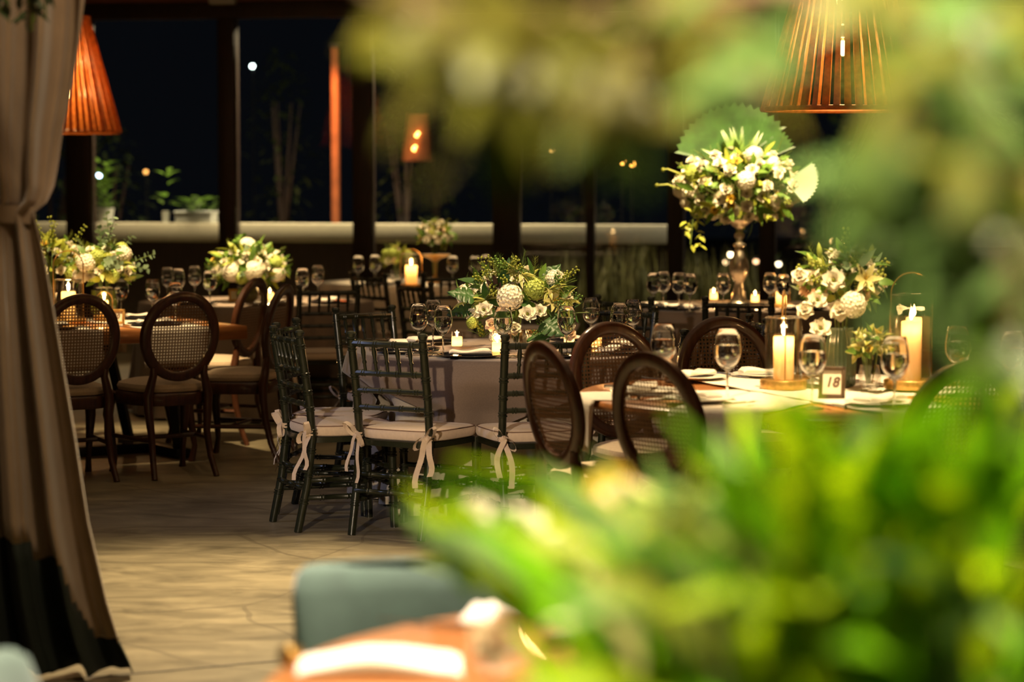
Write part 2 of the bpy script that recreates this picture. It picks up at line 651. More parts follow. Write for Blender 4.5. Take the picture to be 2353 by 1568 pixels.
def ledge(pa, pb, n):
    a, c2 = wall_x(pa, 0.9), wall_x(pb, 0.9)
    mid = (a + c2) / 2
    t = thing('garden_ledge', n, 'ledge', (mid.x, mid.y, 0), WR)
    L_ = (c2 - a).length
    b = MB(); b.box((0, 0, 1.035), (L_, 0.30, 0.185), 0.01); b.build('fascia', M['ledge'], t, ang=30)
    b = MB(); b.box((0, 0.08, 0.415), (L_, 0.12, 1.05), 0.0); b.build('base', M['post'], t, ang=30)
    t['kind'] = 'structure'


ledge(-200, 1545, 'long white painted ledge outside the windows')
ledge(2125, 2700, 'short white painted ledge outside the window behind the tall plant')


def shrub(name, label, cat, loc, h, wdt, nleaf, seed, lm, trunk=True, group=None):
    rnd = random.Random(seed)
    t = thing(name, label, cat, loc, 0, group)
    b = MB()
    for k in range(nleaf):
        a = rnd.uniform(0, 2 * PI)
        zz = rnd.uniform(0.18, 1.0) if trunk else rnd.uniform(0.02, 1.0)
        rr = wdt * math.sqrt(rnd.random()) * (math.sin(PI * min(0.97, max(0.12, zz))) ** 0.6)
        p = Vector((rr * math.cos(a), rr * math.sin(a), zz * h))
        d = Vector((math.cos(a), math.sin(a), rnd.uniform(-0.5, 0.9)))
        b.leaf(p, d, (0, 0, 1), rnd.uniform(0.10, 0.2), rnd.uniform(0.04, 0.08), rnd.uniform(0, 0.8), 2)
    b.build('foliage', lm, t, ang=0)
    b = MB()
    for k in range(5):
        a = rnd.uniform(0, 2 * PI)
        b.tube([(0, 0, 0), (0.05 * math.cos(a), 0.05 * math.sin(a), h * 0.35), (wdt * 0.5 * math.cos(a), wdt * 0.5 * math.sin(a), h * 0.8)], [0.04, 0.03, 0.01], 6)
    b.build('trunk', M['post'], t)
    return t


gz = -0.11
for i, (px, Y, h, wd_, n, lab) in enumerate([
        (250, 28.5, 2.3, 0.55, 420, 'bushy shrub in the night garden behind the white pot'),
        (120, 30.0, 2.2, 0.9, 420, 'dark shrub outside the window beside the curtain'),
        (650, 31, 3.3, 0.5, 380, 'slender dark tree outside between the first two wide posts'),
        (930, 30, 3.0, 0.55, 420, 'slender dark tree outside behind the far round table'),
        (1000, 33, 4.6, 1.0, 500, 'tall dark tree outside behind the imitated pendant reflection'),
        (1340, 37, 4.2, 1.3, 500, 'broad dark tree outside behind the single thin post'),
        (1900, 30, 3.4, 1.4, 500, 'broad dark tree outside behind the tall flower urn'),
        (2250, 29, 2.6, 1.0, 420, 'dark shrub outside behind the short ledge')]):
    p = at(px, 600, Y)
    shrub('garden_tree', lab, 'tree', (p.x, p.y, gz), h, wd_, n, 40 + i, M['night'], True, 'trees in the night garden')


def grass_clump(px, Y, h, n, seed, lab):
    rnd = random.Random(seed)
    p = at(px, 600, Y)
    b = MB()
    for k in range(n):
        a = rnd.uniform(0, 2 * PI)
        r = 0.2 * math.sqrt(rnd.random())
        d = Vector((math.cos(a) * 0.25, math.sin(a) * 0.25, 1))
        b.leaf((r * math.cos(a), r * math.sin(a), 0), d, Vector((math.cos(a), math.sin(a), 0.1)), h * rnd.uniform(0.6, 1.1), 0.02, rnd.uniform(0.2, 0.9), 4)
    o = b.build('ornamental_grass', M['dimgrass'], ang=0)
    o.location = (p.x, p.y, gz)
    tag(o, lab, 'plant', 'ornamental grasses outside the glass')


for i, (px, h, lab) in enumerate([(1300, 0.95, 'dim ornamental grass clump outside left of the thin post'),
                                  (1400, 1.0, 'dim ornamental grass clump outside right of the thin post'),
                                  (1470, 1.05, 'dim ornamental grass clump outside beyond the twin wine glasses'),
                                  (1610, 0.95, 'dim ornamental grass clump outside beyond the silver urn'),
                                  (1690, 1.0, 'dim ornamental grass clump outside directly behind the silver urn'),
                                  (1850, 0.9, 'dim ornamental grass clump outside right of the silver urn')]):
    grass_clump(px, wall_x(px, 0.45).y, h, 160, 70 + i, lab)


def pot(px0, px1, Y, z, h, lab, plants):
    p = at((px0 + px1) / 2, 500, Y)
    wd_ = (px1 - px0) / F * Y
    t = thing('planter_pot', lab, 'plant pot', (p.x, p.y, z), WR)
    b = MB()
    if px1 - px0 < 60:
        b.lathe([(wd_ * 0.40, 0), (wd_ * 0.5, h * 0.9), (wd_ * 0.52, h), (wd_ * 0.44, h), (wd_ * 0.42, h * 0.8)], 20, cap0=True, cap1=True)
    else:
        b.box((0, 0, h / 2), (wd_, 0.22, h), 0.012)
        b.box((0, 0, h - 0.01), (wd_ + 0.02, 0.24, 0.025), 0.008)
    b.build('pot', M['pot'], t)
    rnd = random.Random(px0)
    b = MB()
    for k in range(plants):
        a = rnd.uniform(0, 2 * PI)
        r = wd_ * 0.45 * rnd.random()
        zz = h + rnd.uniform(0, 0.5) * (1 if px1 - px0 < 60 else 0.25)
        b.leaf((r * math.cos(a), 0.08 * math.sin(a), zz), (math.cos(a), math.sin(a), 0.8), (0, 0, 1), 0.14, 0.06, 0.6, 3)
    b.build('foliage', M['leaf'], t, ang=0)


Yl = wall_x(240, 0.9).y
pot(222, 262, Yl, 1.1275, 0.15, 'white round pot with pale leaves on the garden ledge', 60)
pot(408, 495, wall_x(450, 0.9).y, 1.1275, 0.12, 'white trough planter standing on the garden ledge', 40)
pot(372, 390, wall_x(380, 0.9).y, 1.1275, 0.12, 'tiny white pot on the ledge beside the trough planter', 12)

# garden lamps, bulbs standing in for candle reflections, and the orange strip
garden = [(228, 403, 27.5, 'bluish white garden light above the white pot', (0.55, 0.75, 1.0), 6),
          (335, 395, 31, 'dim amber garden light left of the first wide post', (1.0, 0.42, 0.10), 2.2),
          (580, 152, 33, 'white garden light high beside the wide post', (0.85, 1.0, 0.95), 8),
          (1430, 372, 30, 'upper amber bulb of a close pair outside the glass', (1.0, 0.40, 0.06), 4.5),
          (1453, 377, 30, 'lower amber bulb of a close pair outside the glass', (1.0, 0.40, 0.06), 4),
          (1267, 343, 31, 'faint amber garden light left of the thin post', (1.0, 0.5, 0.12), 1.2),
          (682, 588, 27.5, 'orange bulb imitating a candle reflection beside the low flowers', (1.0, 0.45, 0.15), 7),  # this and all below imitate candle reflections in the glass
          (768, 604, 27.2, 'white bulb imitating a candle reflection low behind the far table', (0.9, 1.0, 0.85), 6),
          (312, 583, 27.5, 'orange bulb imitating a candle reflection above the table flowers, first of two', (1.0, 0.42, 0.14), 8),
          (331, 587, 27.5, 'orange bulb imitating a candle reflection above the table flowers, second of two', (1.0, 0.42, 0.14), 8),
          (1523, 575, 26, 'pale amber bulb imitating a candle reflection low at the dark post', (1.0, 0.62, 0.3), 4),
          (1400, 578, 26, 'small amber bulb imitating a candle reflection low behind the grasses', (1.0, 0.45, 0.2), 2),
          (1678, 585, 26, 'bright amber bulb imitating a candle reflection low beside the urn', (1.0, 0.7, 0.35), 7),
          (1668, 603, 26, 'small amber bulb imitating a candle reflection low beside the urn foot', (1.0, 0.6, 0.3), 3),
          (1789, 607, 26, 'small white amber bulb imitating a candle reflection low right of the urn', (1.0, 0.75, 0.45), 4),
          (1737, 601, 26, 'dim amber bulb imitating a candle reflection low behind the urn', (1.0, 0.5, 0.25), 2),
          (720, 592, 27.5, 'dim orange bulb imitating a candle reflection low beside the wide post', (1.0, 0.45, 0.2), 2.5)]
em = {}
for px, py, Y, lab, col, st in garden:
    p = at(px, py, Y)
    t = thing('garden_or_mirror_light', lab, 'light', tuple(p), 0, 'small lights in the night garden')
    b = MB(); b.ball((0, 0, 0), 0.026, 10, 8)
    b.build('bulb', emit('garden_or_mirror_bulb', col, st * 1.6), t)
    b = MB()
    b.tube([(0, 0.02, 0.02), (0, 0.05, 0.05), (0, 0.05, gz - p.z)], 0.008, 6)
    b.lathe([(0.02, 0.018), (0.028, 0.026), (0.012, 0.05)], 10, cap1=True)
    b.build('stake', M['black'], t)

p = at(771, 300, 28.2)  # slim orange upright beyond the glass
t = thing('orange_strip', 'narrow orange lit strip standing upright beyond the glass', 'pillar', (p.x, p.y, gz), WR)
b = MB(); b.box((0, 0, 1.6), (0.085, 0.085, 3.2), 0.01); b.build('shaft', M['brick'], t, ang=30)
b = MB(); b.box((0, 0, 3.22), (0.12, 0.12, 0.05), 0.01); b.build('cap', M['post'], t, ang=30)

# window reflection of a pendant, built as a lamp with two bulbs and hood
p = at(960, 318, 29)
t = thing('pendant_reflection', 'dim brown lamp imitating a pendant reflection, with two amber bulbs', 'lamp', (p.x, p.y, p.z), 0)
b = MB(); b.lathe([(0.12, 0.30), (0.19, -0.26), (0.185, -0.27), (0.11, 0.29)], 24); b.build('shade', M['brick'], t)
for dx, dy in ((0.0, 0.045), (-0.03, -0.12)):
    b = MB(); b.ball((dx, -0.20, dy), 0.032, 10, 8); b.build('bulb', emit('garden_or_mirror_bulb', (1.0, 0.40, 0.08), 9), t)
b = MB(); b.tube([(0, 0, 0.3), (0, 0, 2.6)], 0.008, 6); b.build('cord', M['cable'], t)

# ================================================================== chairs
def bamboo(b, path, r, nodes, seg=8, taper=1.0):
    """turned rod along a polyline with pairs of raised rings at the given fractions"""
    path = [Vector(p) for p in path]
    ln = [0]
    for i in range(1, len(path)):
        ln.append(ln[-1] + (path[i] - path[i - 1]).length)
    T = ln[-1]

    def pt(s):
        s = max(0, min(T, s))
        for i in range(1, len(path)):
            if s <= ln[i] + 1e-9:
                k = (s - ln[i - 1]) / (ln[i] - ln[i - 1])
                return path[i - 1].lerp(path[i], k)
        return path[-1]
    st = [(0, 1)]
    for q in ln[1:-1]:
        st.append((q, 1))
    for f in nodes:
        for o_ in (-0.007, 0.007):
            c_ = f * T + o_
            st += [(c_ - 0.005, 1.0), (c_ - 0.002, 1.22), (c_ + 0.002, 1.22), (c_ + 0.005, 1.0)]
    st.append((T, 1))
    st = sorted(x for x in st if 0 <= x[0] <= T)
    b.tube([pt(s) for s, _ in st], [r * k * (1 + (taper - 1) * s / T) for s, k in st], seg)


def outline(wb, wf, yb, yf, n=40, p=3.2, inset=0.0):
    out = []
    for k in range(n):
        a = 2 * PI * k / n
        c_, s_ = math.cos(a), math.sin(a)
        x = math.copysign(abs(c_) ** (2 / p), c_)
        y = math.copysign(abs(s_) ** (2 / p), s_)
        yy = (yb + yf) / 2 + y * ((yf - yb) / 2 - inset)
        wv = wb + (wf - wb) * (yy - yb) / (yf - yb) - inset
        out.append((x * wv, yy))
    return out


def pad(b, wb, wf, yb, yf, z0, z1, rnd=0.018, crown=0.012, p=3.2):
    rows = []
    for ins, z in ((rnd * 0.9, z0), (rnd * 0.25, z0 + rnd * 0.35), (0, z0 + rnd), (0, z1 - rnd), (rnd * 0.3, z1 - rnd * 0.3), (rnd, z1), (0.08, z1 + crown * 0.7), (0.15, z1 + crown)):
        rows.append([(x, y, z) for x, y in outline(wb, wf, yb, yf, p=p, inset=ins)])
    b.grid(rows, True)
    b.fan(rows[0], True)
    b.fan(rows[-1])


def ribbon(b, path, wd_, side):
    side = Vector(side).normalized() * wd_ / 2
    b.grid([[Vector(p) - side, Vector(p) + side] for p in path])


def make_bow(sx):
    """ribbon bow tied round a rear post"""
    b = MB()
    y0 = -0.215
    x0 = sx * 0.187
    b.ball((x0, y0, 0.452), (0.016, 0.014, 0.018), 8, 6)
    # loop outwards and loop back
    for dx, dz, dy, wv in ((sx * 0.055, 0.045, -0.02, 0.024), (sx * -0.05, -0.045, -0.025, 0.022)):
        pth = []
        for k in range(11):
            a = PI * 2 * k / 10
            u = (1 - math.cos(a)) / 2
            pth.append((x0 + dx * u, y0 + dy * u - 0.008 * math.sin(a), 0.455 + dz * u + 0.022 * math.sin(a)))
        ribbon(b, pth, wv, (0.15, 1, 0.25))
    for dx, ln, dy in ((sx * 0.035, 0.165, -0.03), (sx * -0.03, 0.215, -0.05)):
        pth = []
        for k in range(9):
            q = k / 8
            pth.append((x0 + dx * math.sin(q * 2.2), y0 + dy * q + 0.012 * math.sin(q * 7 + dx * 50), 0.452 - ln * q))
        ribbon(b, pth, 0.026, (1, 0.45 * sx, 0.05))
    # the band round the post
    pth = [(x0 + 0.019 * math.cos(a), -0.19 + 0.019 * math.sin(a) - 0.008, 0.452) for a in [2 * PI * k / 12 for k in range(13)]]
    ribbon(b, pth, 0.022, (0, 0, 1))
    return b


def make_chiavari():
    t = thing('chiavari_chair', '', 'chair')
    g = M['green']
    for s in (-1, 1):
        b = MB()
        pth = [(s * 0.185, -0.262, 0), (s * 0.187, -0.215, 0.22), (s * 0.187, -0.19, 0.43), (s * 0.188, -0.205, 0.6), (s * 0.190, -0.25, 0.885)]
        bamboo(b, pth, 0.0185, (0.16, 0.30, 0.42, 0.52, 0.635, 0.72, 0.81, 0.955), 10)
        b.build('back_post', g, t)
        f = MB()
        f.lathe([(0.0185, 0), (0.0215, 0.004), (0.0165, 0.009), (0.020, 0.016), (0.0235, 0.026), (0.019, 0.034), (0.008, 0.038)], 12, (s * 0.190, -0.25, 0.885), cap1=True)
        f.build('finial', g, t)
        b = MB()
        bamboo(b, [(s * 0.20, 0.20, 0), (s * 0.195, 0.19, 0.425)], 0.0185, (0.25, 0.42, 0.62, 0.8), 10)
        b.build('leg', g, t)
    yb = lambda z: -0.19 - (0.0 if z < 0.43 else 0.015 * min(1, (z - 0.43) / 0.17) + max(0, z - 0.6) * 0.158)
    for z, r, bow in ((0.868, 0.0145, 0.02), (0.735, 0.0135, 0.012), (0.655, 0.0125, 0.008), (0.578, 0.0125, 0.006)):
        b = MB()
        bamboo(b, [(-0.188, yb(z), z), (-0.09, yb(z) - bow * 0.75, z), (0, yb(z) - bow, z), (0.09, yb(z) - bow * 0.75, z), (0.188, yb(z), z)], r, (0.14, 0.37, 0.63, 0.86), 8)
        b.build('back_rail', g, t)
    for k in range(5):
        x = (k - 2) * 0.062
        b = MB()
        z0, z1 = 0.738, 0.866
        dy0, dy1 = yb(z0) - 0.012 * (1 - (x / 0.19) ** 2), yb(z1) - 0.02 * (1 - (x / 0.19) ** 2)
        b.tube([(x, dy0 + (dy1 - dy0) * q, z0 + (z1 - z0) * q) for q in (0, 0.2, 0.3, 0.34, 0.38, 0.44, 0.7, 1)], [0.0075, 0.0075, 0.0075, 0.0105, 0.0105, 0.0075, 0.0115, 0.008], 8)
        b.build('spindle', g, t)
    b = MB()
    rows = []
    for ins, z in ((0.03, 0.405), (0, 0.405), (0, 0.43), (0.03, 0.432)):
        rows.append([(x, y, z) for x, y in outline(0.195, 0.215, -0.21, 0.215, p=6, inset=ins)])
    b.grid(rows, True); b.fan(rows[0], True); b.fan(rows[-1])
    b.build('seat_frame', g, t)
    for (p0, p1) in (((-0.19, -0.225, 0.235), (-0.198, 0.195, 0.235)), ((-0.19, -0.235, 0.155), (-0.199, 0.197, 0.155)),
                     ((0.19, -0.225, 0.235), (0.198, 0.195, 0.235)), ((0.19, -0.235, 0.155), (0.199, 0.197, 0.155)),
                     ((-0.198, 0.195, 0.275), (0.198, 0.195, 0.275)), ((-0.198, 0.196, 0.20), (0.198, 0.196, 0.20)),
                     ((-0.186, -0.21, 0.275), (0.186, -0.21, 0.275)), ((-0.186, -0.23, 0.20), (0.186, -0.23, 0.20))):
        b = MB(); bamboo(b, [p0, p1], 0.0115, (0.2, 0.5, 0.8), 8); b.build('stretcher', g, t)
    b = MB()
    pad(b, 0.205, 0.225, -0.20, 0.225, 0.432, 0.482, 0.016, 0.010, 4.5)
    cu = b.build('cushion', M['cushion'], t)
    b = MB()
    o_ = outline(0.205, 0.225, -0.20, 0.225, p=4.5, inset=0.005)
    b.tube([(x, y, 0.479) for x, y in o_ + [o_[0], o_[1]]], 0.0026, 5)
    b.build('piping', M['pipe'], cu)
    for s in (-1, 1):
        make_bow(s).build('ribbon_bow', M['cushion'], cu)
    return t


chiavari = Once(make_chiavari)


def make_oval_chair():
    t = thing('cane_back_chair', '', 'chair')
    m = M['mahog']
    zc, A, B_ = 0.758, 0.2, 0.217
    rake = lambda z: -0.195 - (z - 0.5) * 0.17
    b = MB()
    N = 56
    rows = []
    sec = [(-0.026, -0.012), (-0.018, -0.018), (0.018, -0.018), (0.026, -0.012), (0.026, 0.012), (0.018, 0.018), (0.006, 0.021), (-0.006, 0.017), (-0.018, 0.018), (-0.026, 0.012)]
    for k in range(N):
        a = 2 * PI * k / N
        row = []
        for dr, dn in sec:
            x = (A + dr) * math.cos(a)
            z = zc + (B_ + dr) * math.sin(a)
            row.append((x, rake(z) + dn + 0.35 * x * x, z))
        rows.append(row)
    rows.append(rows[0])
    b.grid(rows, True)
    b.build('back_frame', m, t, ang=50)
    # woven cane: paired uprights, cross strands
    b = MB()
    pitch, hw = 0.0165, 0.0043
    inside = lambda x, z: (x / (A - 0.012)) ** 2 + ((z - zc) / (B_ - 0.012)) ** 2 < 1
    ni = int(0.2 / pitch)
    for k in range(-ni, ni + 1):
        x = k * pitch
        q = 1 - (x / (A - 0.018)) ** 2
        if q <= 0.02:
            continue
        hz = (B_ - 0.018) * math.sqrt(q)
        for da in (-0.0021, 0.0021):
            rows = []
            for j in range(15):
                z = zc - hz + 2 * hz * j / 14
                y = rake(z) + 0.35 * x * x
                rows.append([(x + da - 0.0014, y - 0.0012, z), (x + da + 0.0014, y - 0.0012, z)])
            b.grid(rows)
    for k in range(-13, 14):
        z = zc + k * pitch
        q = 1 - ((z - zc) / (B_ - 0.018)) ** 2
        if q <= 0.02:
            continue
        hx = (A - 0.018) * math.sqrt(q)
        for da in (-0.0021, 0.0021):
            rows = []
            for j in range(11):
                x = -hx + 2 * hx * j / 10
                rows.append([(x, rake(z) + 0.35 * x * x + 0.0008, z + da - 0.0014), (x, rake(z) + 0.35 * x * x + 0.0008, z + da + 0.0014)])
            b.grid(rows)
    # diagonal strands close the corners of the mesh
    for sgn in (-1, 1):
        for k in range(-24, 25):
            c0 = (k + 0.5) * pitch
            pts = []
            for j in range(-30, 31):
                x = j * pitch * 0.5
                z = zc + sgn * x + c0
                if inside(x, z):
                    pts.append((x, z))
            if len(pts) > 2:
                rows = [[(x - 0.0006, rake(z) + 0.35 * x * x + 0.0002, z + sgn * 0.0006), (x + 0.0006, rake(z) + 0.35 * x * x + 0.0002, z - sgn * 0.0006)] for x, z in pts]
                b.grid(rows)
    b.build('cane_panel', M['cane'], t, smooth=False)
    for s in (-1, 1):
        b = MB()
        pth = [(s * 0.150, rake(0.595), 0.598), (s * 0.146, rake(0.55), 0.555), (s * 0.160, -0.2, 0.5), (s * 0.175, -0.192, 0.44), (s * 0.172, -0.192, 0.36), (s * 0.162, -0.203, 0.24), (s * 0.168, -0.235, 0.11), (s * 0.180, -0.285, 0.0)]
        b.tube(pth, [0.017, 0.021, 0.024, 0.027, 0.025, 0.02, 0.0175, 0.016], 10)
        b.build('leg', m, t)
        b = MB()
        pth = [(s * 0.205, 0.205, 0.44), (s * 0.222, 0.222, 0.38), (s * 0.228, 0.232, 0.31), (s * 0.214, 0.216, 0.19), (s * 0.202, 0.204, 0.09), (s * 0.206, 0.216, 0.03), (s * 0.208, 0.224, 0.0)]
        b.tube(pth, [0.03, 0.032, 0.029, 0.021, 0.0155, 0.018, 0.02], 10)
        b.build('leg', m, t)
        b = MB()
        b.tube([(s * 0.166, -0.2, 0.2), (s * 0.21, 0.21, 0.2)], 0.012, 8)
        b.build('stretcher', m, t)
    b = MB(); b.tube([(-0.187, 0.0, 0.2), (0.187, 0.0, 0.2)], 0.012, 8); b.build('stretcher', m, t)
    b = MB()
    rows = []
    for ins, z in ((0.05, 0.385), (0.006, 0.385), (0, 0.395), (0, 0.44), (0.006, 0.452), (0.05, 0.455)):
        rows.append([(x, y, z) for x, y in outline(0.195, 0.24, -0.215, 0.245, p=3.2, inset=ins)])
    b.grid(rows, True); b.fan(rows[0], True); b.fan(rows[-1])
    b.build('seat_rail', m, t)
    b = MB()
    pad(b, 0.19, 0.235, -0.205, 0.24, 0.45, 0.505, 0.026, 0.02, 3.0)
    b.build('seat', M['seatfab'], t)
    return t


oval = Once(make_oval_chair)


def put(kind, px, py, Y, face, label, group, top=0.92, back=-0.25):
    """stand a chair so that the middle of its top rail lies in column px at distance Y"""
    x = (px - 1176.5) / F * Y
    fx, fy = face
    n = math.hypot(fx, fy)
    fx, fy = fx / n, fy / n
    return kind((x - fx * back, Y - fy * back, 0), math.atan2(-fx, fy), label, group)


GC = 'dark green chairs round the flower tables'
GO = 'cane-backed chairs with oval backs'
# round the middle table
put(chiavari, 888, 0, 10.73, (0.50, 0.86), 'dark green chair with two bows in front of the taupe tablecloth', GC)
put(chiavari, 657, 0, 11.07, (0.92, 0.40), 'dark green chair seen side-on at the open floor, ribbons hanging from its post', GC)
put(chiavari, 657, 0, 11.66, (0.98, -0.16), 'dark green chair half hidden behind the side-on chair by the open floor', GC)
put(chiavari, 836, 0, 12.88, (0.66, -0.75), 'dark green chair across the middle table behind the three grouped wine glasses', GC)
put(chiavari, 1256, 0, 10.66, (-0.28, 0.96), 'dark green chair seen through the dark oval chair back', GC)
put(chiavari, 1440, 0, 13.06, (-0.62, -0.78), 'dark green chair behind the two close wine glasses of the middle table', GC)
put(chiavari, 1622, 0, 11.12, (-0.79, 0.55), 'dark green chair between the two red-brown oval chairs', GC)
put(chiavari, 1742, 0, 12.0, (-0.98, -0.12), 'dark green chair whose slanting top shows above the red-brown oval chair', GC)
# other tables
put(chiavari, 755, 0, 15.4, (-0.28, 0.96), 'dark green chair with cream pad at the pale cloth beyond the oval chairs', GC)
put(chiavari, 846, 0, 17.35, (0.75, 0.66), 'blurred dark chair turned at the near corner of the far table', GC)
put(chiavari, 952, 0, 15.9, (0.80, 0.60), 'blurred dark chair standing just left of the middle flower arrangement', GC)
put(chiavari, 1033, 0, 17.35, (-0.1, 1), 'blurred dark chair in front of the far table candle', GC)
put(chiavari, 1303, 0, 17.9, (-0.9, 0.43), 'faint dark chair against the night glass behind the middle flowers', GC)
put(chiavari, 1435, 0, 14.0, (0.62, 0.78), 'dark green chair at the urn table, seen above a lone wine glass', GC)
put(chiavari, 1697, 0, 13.9, (0.12, 1), 'dark green chair directly in front of the silver urn', GC)
# oval chairs
put(oval, 420, 0, 12.86, (-0.53, 0.85), 'oval cane chair fully in view at the wooden slab table', GO, 1.0, -0.27)
put(oval, 186, 0, 12.62, (-0.50, 0.86), 'oval cane chair partly covered by the beige curtain', GO, 1.0, -0.27)
put(oval, 654, 0, 13.72, (-0.93, 0.20), 'oval cane chair side-on at the end of the slab table, nearer of two', GO, 1.0, -0.27)
put(oval, 588, 0, 14.6, (-0.93, 0.30), 'oval cane chair side-on at the end of the slab table, farther of two', GO, 1.0, -0.27)
put(oval, 1247, 0, 9.04, (0.90, 0.42), 'dark oval chair with its back to the taupe tablecloth', GO, 1.0, -0.27)
put(oval, 1492, 0, 8.48, (0.76, 0.65), 'dark oval chair in front of the hanging white runner', GO, 1.0, -0.27)
put(oval, 1402, 0, 10.22, (0.50, -0.86), 'red-brown oval chair facing the camera beside the middle table glasses', GO, 1.0, -0.27)
put(oval, 1662, 0, 10.62, (0.24, -0.97), 'red-brown oval chair behind the lone wine glass of the numbered table', GO, 1.0, -0.27)
put(oval, 2232, 0, 8.1, (-0.35, 0.94), 'oval cane chair with bright cane, veiled by green leaves', GO, 1.0, -0.27)
# ================================================================== tables
def round_cloth(name, rad, zt, drop, amp, nf, seed, m, th0=0.0, off=0.0, seg=180, nd_=16, dents=()):
    rnd = random.Random(seed)
    ph = [rnd.uniform(0, 2 * PI) for _ in range(4)]
    b = MB()
    rows = []
    for q in (0.02, 0.3, 0.6, 0.85, 0.97):
        rows.append([((rad + off) * q * math.cos(2 * PI * k / seg), (rad + off) * q * math.sin(2 * PI * k / seg), zt + off * 0.3) for k in range(seg)])
    for j in range(nd_ + 1):
        q = j / nd_
        row = []
        for k in range(seg):
            a = 2 * PI * k / seg
            d = drop(a)
            fold = 0.5 + 0.5 * math.sin(nf * a + ph[0] + 0.8 * math.sin(3 * a + ph[1]))
            fold += 0.35 * math.sin((nf * 1.7 // 1) * a + ph[2])
            zz = zt + off * 0.3 - 0.006 * min(1, q * 8) - d * q
            r = rad + off + 0.006 * min(1, q * 8) + amp * (q ** 1.1) * fold * min(1.3, d / 0.5) + 0.02 * q
            for da, dd in dents:      # pressed in by a chair seat
                x = (a - da + PI) % (2 * PI) - PI
                r -= dd * math.exp(-(x / 0.40) ** 4) * min(1, max(0, (0.66 - zz) / 0.14))
            row.append((r * math.cos(a), r * math.sin(a), zz))
        rows.append(row)
    b.grid(rows, True)
    b.fan(rows[0], True)
    return b.build(name, m, ang=0)


def round_table_base(lab, loc, rad, zt, m, leg=M['black'], group='round banquet tables'):
    t = thing('round_table', lab, 'table', (loc[0], loc[1], 0), 0, group)
    b = MB()
    b.lathe([(0.02, zt - 0.035), (rad - 0.02, zt - 0.035), (rad - 0.004, zt - 0.028), (rad, zt - 0.018), (rad - 0.004, zt - 0.006), (rad - 0.012, zt), (0.02, zt)], 72, cap0=True, cap1=True)
    b.build('tabletop', m, t)
    b = MB()
    b.lathe([(0.05, 0.03), (0.05, zt - 0.09), (0.2, zt - 0.036)], 20)
    b.build('pedestal', leg, t)
    for k in range(4):
        b = MB()
        a = PI / 4 + k * PI / 2
        b.tube([(0.04 * math.cos(a), 0.04 * math.sin(a), 0.10), (0.32 * math.cos(a), 0.32 * math.sin(a), 0.06), (0.42 * math.cos(a), 0.42 * math.sin(a), 0.02)], [0.03, 0.025, 0.02], 8)
        b.build('leg', leg, t)
    return t


ZT = 0.76
TC = Vector((0.0, 11.93)); TL = Vector((-1.75, 16.55)); TR = Vector((1.49, 15.9)); TF = Vector((-0.75, 19.5))
Z18 = 0.785; T18 = Vector((1.12, 9.25))
TG = Vector((0.47, 4.02))

DENT = [(math.atan2(y, x), d) for x, y, d in ((-1.09, -0.27, 0.22), (-0.79, 0.95, 0.13), (0.15, -1.27, 0.09), (0.62, 1.13, 0.10), (0.90, -0.81, 0.15), (1.22, 0.07, 0.14), (-0.55, -1.2, 0.05), (-1.03, -0.86, 0.05))]
round_table_base('round table under the taupe cloth with the large flower centrepiece', TC, 0.80, ZT - 0.012, M['oak'])
o = round_cloth('tablecloth', 0.80, ZT - 0.008, lambda a: 0.735, 0.045, 13, 3, M['cream'], nd_=12, dents=DENT)
o.location = (TC.x, TC.y, 0)
tag(o, 'cream floor-length under cloth below the taupe cloth', 'tablecloth')
th_c = math.atan2(-0.77, -0.19)
o = round_cloth('table_overlay', 0.80, ZT - 0.004, lambda a: 0.235 + 0.11 * math.cos(4 * (a - th_c)) + 0.02 * math.sin(9 * a), 0.11, 11, 5, M['taupe'], off=0.012, dents=DENT)
o.location = (TC.x, TC.y, 0)
tag(o, 'taupe square overlay cloth draped over the middle round table', 'tablecloth')
for c_, lab, lab2, m_, sd in ((TL, 'round table below the bright flowers beyond the slab table', 'long pale grey cloth on the table beyond the slab table', M['taupe'], 7),
                              (TR, 'round table carrying the tall silver urn', 'dark taupe cloth hanging from the urn table', M['taupe'], 8),
                              (TF, 'farthest round table with the amber candle lantern', 'pale cloth on the farthest round table by the windows', M['white'], 9)):
    round_table_base(lab, c_, 0.80, ZT - 0.012, M['oak'])
    o = round_cloth('tablecloth', 0.80, ZT - 0.006, lambda a: 0.73, 0.05, 14, sd, m_, nd_=12)
    o.location = (c_.x, c_.y, 0)
    tag(o, lab2, 'tablecloth')
round_table_base('bare wooden round table carrying the number 18 card', T18, 0.87, Z18, M['oak'])
round_table_base('glossy orange wooden table nearest the camera, cut by the frame', TG, 0.90, 0.76, M['oak'])


